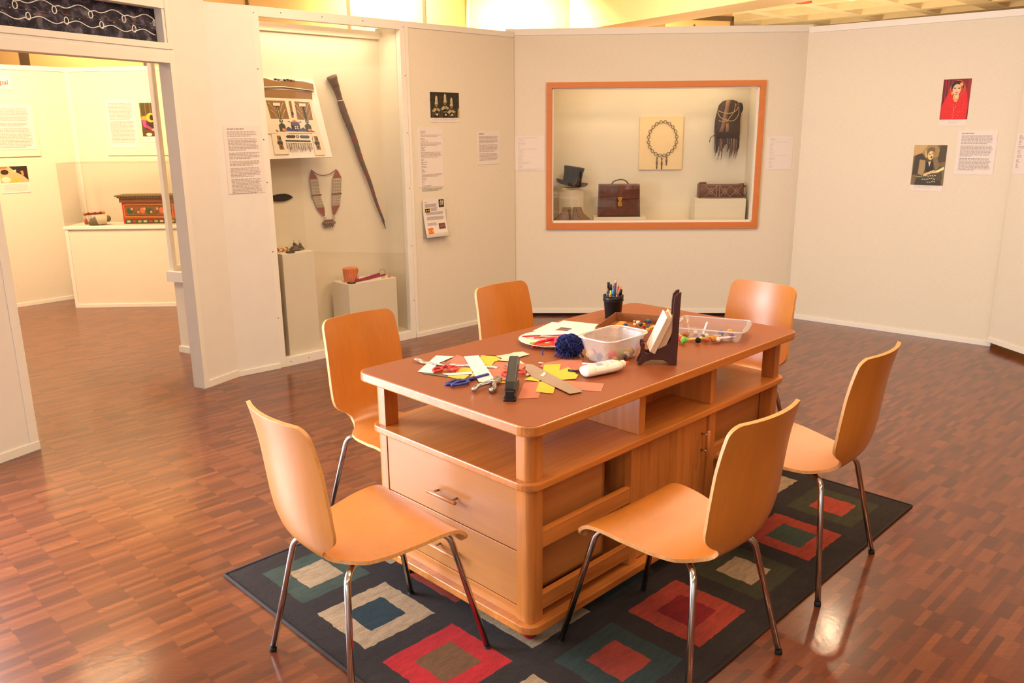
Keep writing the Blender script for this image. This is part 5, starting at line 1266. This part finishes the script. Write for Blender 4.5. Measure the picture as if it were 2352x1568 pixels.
for s in (-1, 1):
    b = MB(); loop = [(-.052+.033*math.cos(q), -s*.015+.014*math.sin(q)*(1+.3*math.cos(q)), .0022*s) for q in [2*math.pi*k/22 for k in range(22)]]
    b.tube(loop, .0052, mb_, 8, True); b.tube([(-.022, -s*.009, .0022*s), (0, -s*.002, .0022*s), (.022, 0, .0022*s)], [.0062, .006, .0055], mb_, 8); b.build('handle', t)
b = MB(); b.box((.01, -.006, -.004), (.085, .006, .004), mb_); b.build('blade_cover', t, bevel=.002)
def punch():
    t = tthing('hole_punch', 'chrome single-hole paper punch beside the blue scissors', 'hole punch', .175, .355, .008, R(20))
    b = MB(); b.tube(spline([(.075, .004, .006), (.03, .006, .006), (-.02, .024, .006), (-.058, .020, .004)], 5), [.008]*6+[.0075]*5+[.009]*5, M_CHROME, 10); b.build('upper_handle', t)
    b = MB(); b.tube(spline([(.075, -.004, .004), (.03, -.008, .004), (-.01, -.028, .003), (-.04, -.032, .002)], 5), [.008]*6+[.0085]*5+[.0095]*5, M_CHROME, 10); b.build('lower_handle', t)
    b = MB(); b.box((.03, -.011, -.007), (.085, .011, .013), M_STEEL); b.lathe([(.004, -.007), (.004, .016)], M_STEEL, 10, Matrix.Translation((.04, 0, 0))); b.build('punch_head', t, bevel=.003)
punch()
def stapler():
    ang = math.atan2(.437-.222, .40-.142)
    t = tthing('stapler', 'open black desk stapler in the middle of the scraps', 'stapler', .142, .222, 0, ang)
    b = MB(); b.prism(rrect(-.012, -.021, .022, .021, .008), 0, .008, M_BLACK); b.prism([(.0, -.018), (.17, -.015), (.185, -.010), (.185, .010), (.17, .015), (.0, .018)], .001, .014, M_BLACK); b.build('base', t, bevel=.0025)
    b = MB(); b.box((.135, -.010, .014), (.175, .010, .0165), M_STEEL); b.build('anvil', t, bevel=.001)
    xf = Matrix.Translation((.012, 0, .022)) @ Matrix.Rotation(R(-15), 4, 'Y')
    b = MB(); prof = [(-.012, 0), (.165, .0), (.178, .006), (.178, .024), (.165, .034), (.10, .032), (.02, .028), (-.012, .020)]
    b.prism(prof, -.0165, .0165, M_BLACK, xf @ Matrix(((1, 0, 0, 0), (0, 0, 1, 0), (0, 1, 0, 0), (0, 0, 0, 1)))); b.build('arm', t, bevel=.005)
    b = MB(); b.box((.01, -.011, -.010), (.165, .011, 0), M_STEEL, xf); b.build('magazine', t, bevel=.001)
    b = MB(); b.box((.118, -.0175, .008), (.16, .0175, .030), col((74, 64, 44), .3, .3), xf); b.build('head_plate', t, bevel=.003)
    b = MB(); b.box((-.012, -.014, .006), (.02, .014, .034), M_BLACK); b.build('hinge', t, bevel=.003)
stapler()
def glue():
    ang = math.atan2(.176-.215, .665-.48)
    t = tthing('glue_bottle', 'white glue bottle with orange cap lying near table front edge', 'glue bottle', .482, .213, .0205, ang)
    m = col((240, 226, 212), .4, var=.02, coat=.2); X = Matrix.Rotation(R(90), 4, 'Y')
    b = MB(); pr = [(.001, 0), (.018, .0), (.024, .004), (.026, .02), (.027, .10), (.026, .13), (.020, .152), (.011, .162)]
    b.lathe(pr, m, 28, X, sx=.74, sy=1.22); b.build('bottle', t)
    b = MB(); b.lathe([(.012, .160), (.013, .164), (.013, .174), (.010, .178)], m, 18, X); b.build('collar', t)
    b = MB(); b.lathe([(.008, .177), (.007, .184), (.004, .196), (.001, .199)], C(232, 84, 30), 14, X); b.build('cap', t)
    # printed label follows the curved front of the bottle
    b = MB()
    def lab(x0, x1, a0, a1, r, mm):
        n = 8
        vs = []
        for k in range(n+1):
            a = R(a0+(a1-a0)*k/n); rx, ry = .0272*r*.74, .0272*r*1.22
            for x in (x0, x1): vs.append((x, -ry*math.cos(a), rx*math.sin(a)))
        b.add(vs, [(2*k, 2*k+1, 2*k+3, 2*k+2) for k in range(n)], mm, None, True)
    lab(.03, .13, 8, 128, 1.01, C(244, 232, 222)); lab(.045, .072, 55, 95, 1.025, C(160, 164, 200)); lab(.08, .085, 40, 110, 1.025, C(214, 200, 216)); lab(.09, .095, 45, 105, 1.025, C(214, 200, 216)); lab(.105, .12, 60, 100, 1.025, C(208, 196, 216)); b.build('printed_label', t)
glue()
b = MB(); b.tube([(-.045, 0, .0035), (.045, 0, .0035)], .0032, C(244, 238, 230), 8); o = b.build('white_stick', loc=tb(.625, .282, 0), rotz=TROT+math.atan2(.244-.312, .646-.604)); tag(o, 'white paper stick lying between glue bottle and frosted tub', 'stick')
b = MB(); b.tube([(-.024, 0, .004), (.024, 0, .004)], .004, M_BLACK, 8); o = b.build('marker_pen', loc=tb(.505, .272, .002), rotz=TROT+R(-70)); tag(o, 'short black pen end beside the notched yellow scrap', 'pen')
# paper plate with ribbons
def plate():
    b = MB(); m = col((240, 230, 220), .7, var=.01); n = 64
    prof = [(.001, .0006), (.088, .0006), (.100, .004), (.112, .011), (.130, .016), (.1315, .0168), (.130, .0172), (.112, .0124), (.100, .0054), (.088, .002), (.001, .002)]
    b.lathe(prof, m, n, cap0=False, cap1=False); o = b.build('paper_plate', loc=tb(.757, .607, 0), rotz=TROT); tag(o, 'round white paper plate holding ribbons and pipe cleaners', 'plate')
plate()
def cord(name, pts, r, c, lb, cat='ribbon', flat=None):
    b = MB(); P = spline([(u, v, z) for u, v, z in pts], 6); b.tube([tb(p.x, p.y, p.z)-tb(pts[0][0], pts[0][1], 0) for p in P], r, col(c, .7, var=.15, scale=300), 8)
    o = b.build(name, loc=tb(pts[0][0], pts[0][1], 0)); tag(o, lb, cat)
cord('pipe_cleaner', [(.70, .715, .016), (.76, .69, .012), (.80, .655, .011), (.85, .600, .016)], .0032, (206, 24, 70), 'long crimson pipe cleaner across back of paper plate', 'pipe cleaner')
cord('pipe_cleaner', [(.735, .685, .009), (.78, .655, .009), (.84, .585, .016)], .003, (224, 78, 44), 'orange pipe cleaner lying under the crimson one on paper plate', 'pipe cleaner')
cord('ribbon', [(.665, .640, .007), (.69, .628, .007), (.715, .605, .010)], .0055, (150, 200, 90), 'short green ribbon end on left of paper plate')
cord('ribbon', [(.640, .600, .008), (.685, .615, .012), (.72, .60, .016), (.75, .585, .014), (.70, .575, .010), (.66, .595, .012)], .006, (214, 28, 44), 'red ribbon looped on front of paper plate')
cord('ribbon', [(.645, .585, .012), (.68, .565, .014), (.715, .555, .014), (.74, .575, .012)], .005, (232, 92, 44), 'orange ribbon at front rim of paper plate')
cord('ribbon', [(.71, .60, .018), (.735, .59, .024), (.745, .565, .022), (.70, .535, .016), (.72, .555, .026), (.76, .57, .02)], .006, (206, 60, 84), 'pink spotted ribbon bunched beside the blue wool')
b = MB(); b.box((-.045, -.010, 0), (.045, .010, .0008), C(176, 166, 166)); o = b.build('grey_strip', loc=tb(.772, .625, .017), rotz=TROT+R(-65)); tag(o, 'light grey card strip on the paper plate behind the pink ribbon', 'strip')
def wool():
    b = MB(); r = random.Random(8); mats = [col((26, 34, 96), .9, var=.2, scale=300), col((34, 46, 124), .9, var=.2, scale=300), col((18, 22, 66), .9, var=.2, scale=300)]
    b.ball((0, 0, .037), .037, mats[2], 16, 12, (1.15, 1.1, .9))
    for k in range(150):
        ax = Vector((r.gauss(0, 1), r.gauss(0, 1), r.gauss(0, 1))).normalized(); u = ax.orthogonal().normalized(); w = ax.cross(u); a0 = r.uniform(0, 6.28); ln = r.uniform(1.2, 3.2); rad = r.uniform(.036, .046)
        pts = []
        for q in range(9):
            a = a0+ln*q/8; p = (u*math.cos(a)+w*math.sin(a))*rad*(1+.10*math.sin(q*1.7+k)); pts.append((p.x*1.15, p.y*1.1, max(.002, .037+p.z*.9)))
        b.tube(pts, .0019, mats[k % 3], 5)
    for k in range(14):
        a = r.uniform(2.6, 5.2); p0 = Vector((.042*math.cos(a), .042*math.sin(a), .02)); p2 = Vector((.062*math.cos(a), .062*math.sin(a), .002)); b.tube([p0, (p0+p2)/2+Vector((0, 0, .004)), p2], .0018, mats[k % 3], 5)
    o = b.build('wool_ball', loc=tb(.664, .436, 0), rotz=TROT); tag(o, 'loose ball of dark blue wool between the paper plate and frosted tub', 'wool')
wool()
cord('wool_strand', [(.615, .522, .016), (.605, .515, .008), (.597, .508, .002)], .0022, (34, 44, 110), 'short blue wool end hanging over front of the plate', 'wool')
# loose papers
for k, (pts, lb) in enumerate([([(.835, .786), (1.006, .835), (1.045, .70), (.874, .651)], 'lowest white printed sheet in fan of papers behind plate'), ([(.842, .752), (1.052, .811), (1.10, .655), (.89, .596)], 'white printed sheet in the middle of the fanned papers behind plate'), ([(.852, .722), (1.03, .772), (1.075, .62), (.897, .57)], 'topmost white sheet with striped picture in fan of papers')]):
    cu = sum(p[0] for p in pts)/4; cv = sum(p[1] for p in pts)/4
    b = MB(); b.prism([(u-cu, v-cv) for u, v in pts], 0, .0006, M_PAPER)
    O = Vector((pts[0][0]-cu, pts[0][1]-cv, 0)); X = Vector((pts[1][0]-pts[0][0], pts[1][1]-pts[0][1], 0)); Y = Vector((pts[3][0]-pts[0][0], pts[3][1]-pts[0][1], 0))
    def Q(x0, x1, y0, y1, m, zz=.0009):
        b.add([tuple(O+X*a+Y*c+Vector((0, 0, zz))) for a, c in ((x0, y0), (x0, y1), (x1, y1), (x1, y0))], [(0, 1, 2, 3)], m)
    for i in range(5 if k < 2 else 0): Q(.10+i*.075, .13+i*.075, .18, .18+.28-.05*(i % 2), M_INKP)
    if k == 2:
        for i, c in enumerate([(120, 60, 56), (160, 110, 70), (70, 70, 100), (150, 130, 80), (110, 50, 60), (90, 90, 120)]): Q(.10+i*.062, .162+i*.062, .14, .46, C(*c), .001)
    o = b.build('printed_sheet', loc=tb(cu, cv, .003+.003*k), rotz=TROT); tag(o, lb, 'paper')
# frosted tub
def open_tub(name, lb, u0, v0, u1, v1, h, inset, rc, mat, lip, loc_rot=0, cat='tub', wall=.0025):
    cu, cv = (u0+u1)/2, (v0+v1)/2; wu, wv = (u1-u0)/2, (v1-v0)/2
    t = tthing(name, lb, cat, cu, cv, .0005, loc_rot)
    def ring(i, z, r): return [(x, y, z) for x, y in rrect(-wu+i, -wv+i, wu-i, wv-i, max(r-i*.3, .004), 6)]
    rings = [ring(inset+.010, 0, rc), ring(inset+.003, .003, rc), ring(inset, .010, rc), ring(.003, h-.004, rc), ring(.001, h-.003, rc), ring(-.004, h, rc), ring(-.004, h+.002, rc), ring(.003, h+.002, rc),
             ring(.003+wall, h-.006, rc), ring(inset+wall, .011, rc), ring(inset+.005, .0045, rc)]
    n = len(rings[0]); b = MB(); vs = [p for r_ in rings for p in r_]
    fs = [(i*n+k, i*n+(k+1) % n, (i+1)*n+(k+1) % n, (i+1)*n+k) for i in range(len(rings)-1) for k in range(n)]
    b.add(vs, fs, mat, None, True); b.add(rings[0], [tuple(range(n-1, -1, -1))], mat); b.add(rings[-1], [tuple(range(n))], mat); b.build('tub_body', t)
    b = MB(); b.tube([(x, y, h+.001) for x, y, _ in ring(-.002, 0, rc)], .0028, lip, 8, True); b.build('rim', t); return t
M_FROST = glassy('frosted_plastic', (.97, .95, .94), .05, .3, .25, (.84, .77, .74), .5)
M_FROSTL = glassy('frosted_plastic_rim', (.95, .93, .92), .05, .3, .8, (.90, .84, .82), .4)
M_CLEARP = glassy('clear_plastic', (.985, .98, .985), .05, .08, .08, (.9, .86, .88), .3)
M_CLEARL = glassy('clear_plastic_rim', (.95, .94, .95), .14, .08, .42, (.90, .84, .90), .3)
open_tub('frosted_tub', 'frosted plastic tub of pom-poms at middle of table', .622, .212, .856, .374, .090, .024, .040, M_FROST, M_FROSTL)
def pom(u, v, z, r, c, lb, grp):
    b = MB(); rr = random.Random(int(u*9999+v*777)); m = col(c, .95, var=.2, scale=260)
    seg, rings = 14, 10; vs = []; fs = []
    for i in range(rings+1):
        th = math.pi*i/rings
        for k in range(seg):
            a = 2*math.pi*k/seg; q = r*(1+rr.uniform(-.10, .10)); vs.append((q*math.sin(th)*math.cos(a), q*math.sin(th)*math.sin(a), -q*math.cos(th)))
    for i in range(rings):
        for k in range(seg): fs.append((i*seg+k, i*seg+(k+1) % seg, (i+1)*seg+(k+1) % seg, (i+1)*seg+k))
    b.add(vs, fs, m, None, True); o = b.build('pom_pom', loc=tb(u, v, z)); tag(o, lb, 'pom-pom', grp)
PK = (206, 60, 84); PG = (150, 172, 96); PY = (214, 176, 80); PP = (140, 60, 90); PD_ = (60, 50, 80); PW_ = (232, 220, 212); PB = (90, 58, 50)
G1 = 'pom-poms in the frosted tub'
for u, v, r, c, lb in [(.668, .340, .015, PY, 'yellow pom-pom in left end of frosted tub'), (.694, .350, .014, PP, 'plum pom-pom at back left in frosted tub'), (.672, .300, .013, PD_, 'dark violet pom-pom in frosted tub, left of the pink one'), (.700, .262, .018, PK, 'pink pom-pom against front of frosted tub'), (.735, .262, .017, PG, 'pale green pom-pom at front of frosted tub beside pink'), (.763, .268, .014, PG, 'second pale green pom-pom in frosted tub toward the book stand'), (.760, .246, .012, PW_, 'white pom-pom in frosted tub between green and yellow'), (.785, .256, .015, PY, 'yellow pom-pom in right front of frosted tub'), (.808, .262, .012, PP, 'plum pom-pom in right end of frosted tub')]:
    pom(u, v, .0055+r, r, c, lb, G1)
for u, v, r, c, lb in [(.690, .244, .010, PY, 'small yellow pom-pom low at front of frosted tub'), (.738, .240, .010, PB, 'small brown pom-pom low at front of frosted tub')]: pom(u, v, .0055+r, r, c, lb, G1)
# clear bin: rectangle turned a little on the table
binang = math.atan2(.142-.391, 1.432-1.332)
def bl(x, y):
    c, s = math.cos(binang), math.sin(binang); return (BC[0]+c*x-s*y, BC[1]+s*x+c*y)
BC = (1.277, .215)
t = open_tub('clear_bin', 'clear shallow plastic bin with a few pom-poms at far end of table', BC[0]-.138, BC[1]-.112, BC[0]+.138, BC[1]+.112, .045, .014, .022, M_CLEARP, M_CLEARL, binang, 'bin')
for sx in (-1, 1):
    b = MB(); b.prism(rrect(sx*.138-.010, -.075, sx*.138+.010, .075, .008), .0425, .0465, M_CLEARL); b.build('grip_lip', t, bevel=.001)
G2 = 'pom-poms in the clear bin'
for u, v, r, c, lb in [(1.085, .232, .011, (226, 40, 80), 'hot pink pom-pom in near end of clear bin'), (1.078, .214, .013, (120, 196, 70), 'bright green pom-pom in clear bin beside the hot pink one'), (1.165, .262, .012, (196, 112, 40), 'amber pom-pom in the clear bin near its back side'), (1.215, .250, .010, (228, 208, 190), 'cream pom-pom at middle back of clear bin'), (1.115, .175, .011, (28, 22, 24), 'black pom-pom at front of clear bin'), (1.188, .200, .009, (36, 84, 60), 'dark green pom-pom in clear bin beside the white strip'), (1.200, .192, .010, (236, 222, 200), 'ivory pom-pom in clear bin next to the dark green one'), (1.275, .172, .011, (40, 96, 150), 'blue pom-pom near right end of clear bin'), (1.315, .155, .012, (214, 162, 60), 'yellow pom-pom at right end of clear bin'), (1.172, .142, .011, (200, 124, 44), 'orange pom-pom at right front of clear bin'), (1.182, .128, .010, (232, 220, 208), 'white pom-pom at right front of clear bin'), (1.15, .158, .010, (190, 100, 50), 'brownish orange pom-pom at middle front of clear bin'), (1.265, .118, .010, (104, 60, 130), 'purple pom-pom by the right end wall of clear bin')]:
    pom(u, v, .006+r, r, c, lb, G2)
cord('pipe_cleaner', [(1.15, .305, .030), (1.12, .240, .012), (1.15, .195, .012), (1.24, .150, .018)], .0045, (226, 168, 40), 'bent yellow pipe cleaner along the clear bin', 'pipe cleaner')
cord('pipe_cleaner', [(1.135, .225, .010), (1.175, .200, .012), (1.21, .21, .030), (1.24, .215, .060)], .0042, (222, 220, 236), 'white pipe cleaner sticking up out of the clear bin', 'pipe cleaner')
b = MB(); b.box((-.05, -.011, 0), (.05, .011, .001), C(214, 204, 222)); o = b.build('paper_strip', loc=tb(1.222, .128, .016), rotz=TROT+R(-22)); tag(o, 'pale lilac paper strip at right front inside clear bin', 'paper')
# pen cup and pens
def pens():
    u, v = 1.262, .705
    t = tthing('pen_cup', 'black mesh pen cup full of pencils at back of table', 'pen cup', u, v)
    m = col((30, 28, 28), .4, .3, .2, 300)
    b = MB(); b.lathe([(.001, .0), (.034, 0), (.035, .003), (.042, .078), (.0445, .080), (.0445, .100), (.0425, .100), (.040, .08), (.033, .005), (.001, .005)], m, 32, cap0=False, cap1=False); b.build('cup_body', t)
    b = MB(); b.tube([(.0445*math.cos(a), .0445*math.sin(a), .0795) for a in [k*math.pi/16 for k in range(32)]], .0016, m, 6, True); b.tube([(.0438*math.cos(a), .0438*math.sin(a), .100) for a in [k*math.pi/16 for k in range(32)]], .0022, m, 6, True); b.build('rim_band', t)
    spec = [(-.026, .020, .128, (120, 130, 110), 'grey green pencil'), (-.018, .026, .150, (200, 92, 40), 'orange brown pencil'), (-.020, .006, .158, (60, 30, 40), 'dark maroon pen'), (-.012, -.002, .150, (196, 210, 50), 'lime yellow marker with black cap'), (-.016, -.014, .118, (226, 140, 40), 'golden orange pencil'), (-.002, -.010, .128, (60, 130, 180), 'sky blue marker'), (.002, .012, .150, (200, 140, 110), 'pale wooden pencil'), (.008, .0, .172, (70, 44, 120), 'tall violet pencil'), (.012, -.014, .112, (214, 190, 90), 'short yellow pencil'), (.018, -.006, .122, (130, 30, 70), 'plum pencil'), (.022, .012, .150, (206, 60, 90), 'pink pencil'), (.026, .002, .142, (226, 200, 196), 'pale pink pencil'), (.028, -.012, .130, (40, 26, 50), 'dark purple marker'), (.034, .004, .138, (220, 80, 40), 'orange pencil'), (.030, .018, .144, (226, 110, 60), 'light orange pencil')]
    vx = Vector((math.cos(-TROT), math.sin(-TROT)))
    for dx, dy, h, c, nm in spec:
        # dx to the right as seen from the front of the room
        wx, wy = dx, dy
        lu = wx*math.cos(TROT)+wy*math.sin(TROT); lv = -wx*math.sin(TROT)+wy*math.cos(TROT)
        base = Vector((lu*.62, lv*.62, .008)); top = Vector((lu*1.12, lv*1.12, h)); d = (top-base).normalized()
        p = thing('pencil', nm+' standing in the black pen cup', 'pencil', tb(u, v), TROT, 'pencils and pens in the black cup')
        mm = C(*c); b = MB(); b.tube([base, top-d*.016], .0050, mm, 6); b.build('barrel', p)
        b = MB()
        if 'marker' in nm or 'pen' == nm.split()[-1]: b.tube([top-d*.026, top-d*.002, top], [.0062, .0060, .004], M_BLACK if 'black' in nm or 'dark' in nm else mm, 10); b.build('pen_cap', p)
        else:
            b.tube([top-d*.016, top-d*.004], [.0050, .0014], C(222, 180, 130), 6); b.tube([top-d*.004, top], [.0012, .0003], mm, 6); b.build('sharpened_tip', p)
pens()
# cardboard box with pencils and beads
def carton():
    ang = math.atan2(.655-.545, 1.218-.945); u0, v0 = 1.033, .322   # near corner
    P0 = Vector((.945, .545)); e1 = Vector((1.218-.945, .655-.545)); e2 = Vector((.088, -.223))
    W1, W2_ = e1.length, e2.length
    t = tthing('cardboard_box', 'shallow brown cardboard box of beads behind the frosted tub', 'box', P0.x+e2.x, P0.y+e2.y, .0004, math.atan2(e1.y, e1.x))
    m = col((150, 92, 52), .85, var=.08, scale=60); H = .040; w = .003
    b = MB(); b.box((0, 0, 0), (W1, W2_, .003), m); b.build('box_bottom', t)
    for a, c in (((0, 0, .003), (W1, w, H)), ((0, W2_-w, .003), (W1, W2_, H)), ((0, w, .003), (w, W2_-w, H)), ((W1-w, w, .003), (W1, W2_-w, H))):
        b = MB(); b.box(a, c, m); b.build('box_side', t, bevel=.001)
    return P0+e2, e1.normalized(), -e2.normalized()
BO, B1, B2 = carton()
def bx(x, y): p = BO+B1*x+B2*y; return (p.x, p.y)
r_ = random.Random(21)
bead_cols = [((200, 40, 50), 'red'), ((40, 60, 120), 'blue'), ((220, 170, 50), 'yellow'), ((80, 70, 60), 'dark grey'), ((230, 222, 210), 'white'), ((60, 110, 70), 'green')]
for i in range(30):
    c, nm = bead_cols[i % 6]; u, v = bx(.10+r_.uniform(0, .17), .04+r_.uniform(0, .12)); rr = r_.uniform(.006, .009)
    b = MB(); b.lathe([(rr*.35, -rr*.8), (rr*.8, -rr*.7), (rr, 0), (rr*.8, rr*.7), (rr*.35, rr*.8)], C(*c), 12)
    o = b.build('bead', loc=tb(u, v, .0035+rr*(.85 if i < 18 else 2.0))); tag(o, nm+' bead lying among others in the cardboard box', 'bead', 'beads in the cardboard box')
u, v = bx(.12, .185); b = MB(); b.box((-.10, -.014, 0), (.10, .014, .004), C(226, 140, 36)); o = b.build('card_strip', loc=tb(u, v, .016), rotz=TROT+math.atan2(B1.y, B1.x)); tag(o, 'long orange card strip inside the cardboard box', 'strip')
# book stand
def easel():
    ang = math.atan2(.087-.172, .834-.728)-R(10)
    t = tthing('book_stand', 'dark brown wooden book stand seen edge-on near middle of table', 'book stand', .728, .172, 0, ang)
    m = wood((66, 24, 16), 'z', .6, .25, 0, 60, .08, 'dark_mahogany')
    # side profile: x runs back from the front foot, z up
    prof = [(0, 0), (.010, .0), (.030, .014), (.05, .020), (.088, .018), (.108, .008), (.112, 0), (.136, 0), (.138, .10), (.140, .20), (.142, .262), (.130, .258), (.120, .246), (.117, .22), (.116, .13), (.112, .090), (.100, .074), (.078, .062), (.055, .050), (.036, .042), (.024, .046), (.022, .060), (.024, .074), (.018, .082), (.010, .078), (.010, .062), (.014, .048), (.012, .030), (.002, .012)]
    A = Matrix(((1, 0, 0, 0), (0, 0, 1, 0), (0, 1, 0, 0), (0, 0, 0, 1)))
    for y in (0, .052):
        b = MB(); b.prism(prof, y, y+.009, m, A); b.build('side_profile', t, bevel=.0015)
    b = MB(); b.box((.098, .009, .03), (.110, .052, .045), m); b.box((.122, .009, .16), (.132, .052, .178), m); b.build('cross_bar', t, bevel=.001)
    for k, (x0, y0, z0, lean, th, h, lb) in enumerate([(.040, -.012, .052, 24, .018, .135, 'front cream leaflet pad leaning on the dark book stand'), (.066, .004, .060, 22, .024, .125, 'second cream leaflet pad behind the first on the book stand')]):
        xf = Matrix.Translation((x0, y0, z0)) @ Matrix.Rotation(R(lean), 4, 'Y')
        p = thing('leaflet_pad', lb, 'leaflets', tb(.728, .172), TROT+ang)
        b = MB(); b.box((-.001, 0, 0), (.001, .125, h), col((232, 212, 188), .7), xf); b.build('cover', p)
        b = MB(); nl = 8
        for i in range(nl): b.box((.001+th*i/nl, .001, 0), (.001+th*(i+.86)/nl, .123-.001*(i % 3), h-.001*(i % 2)), col((206, 172, 142), .85, var=.06, scale=90), xf)
        b.build('page_block', p)
easel()
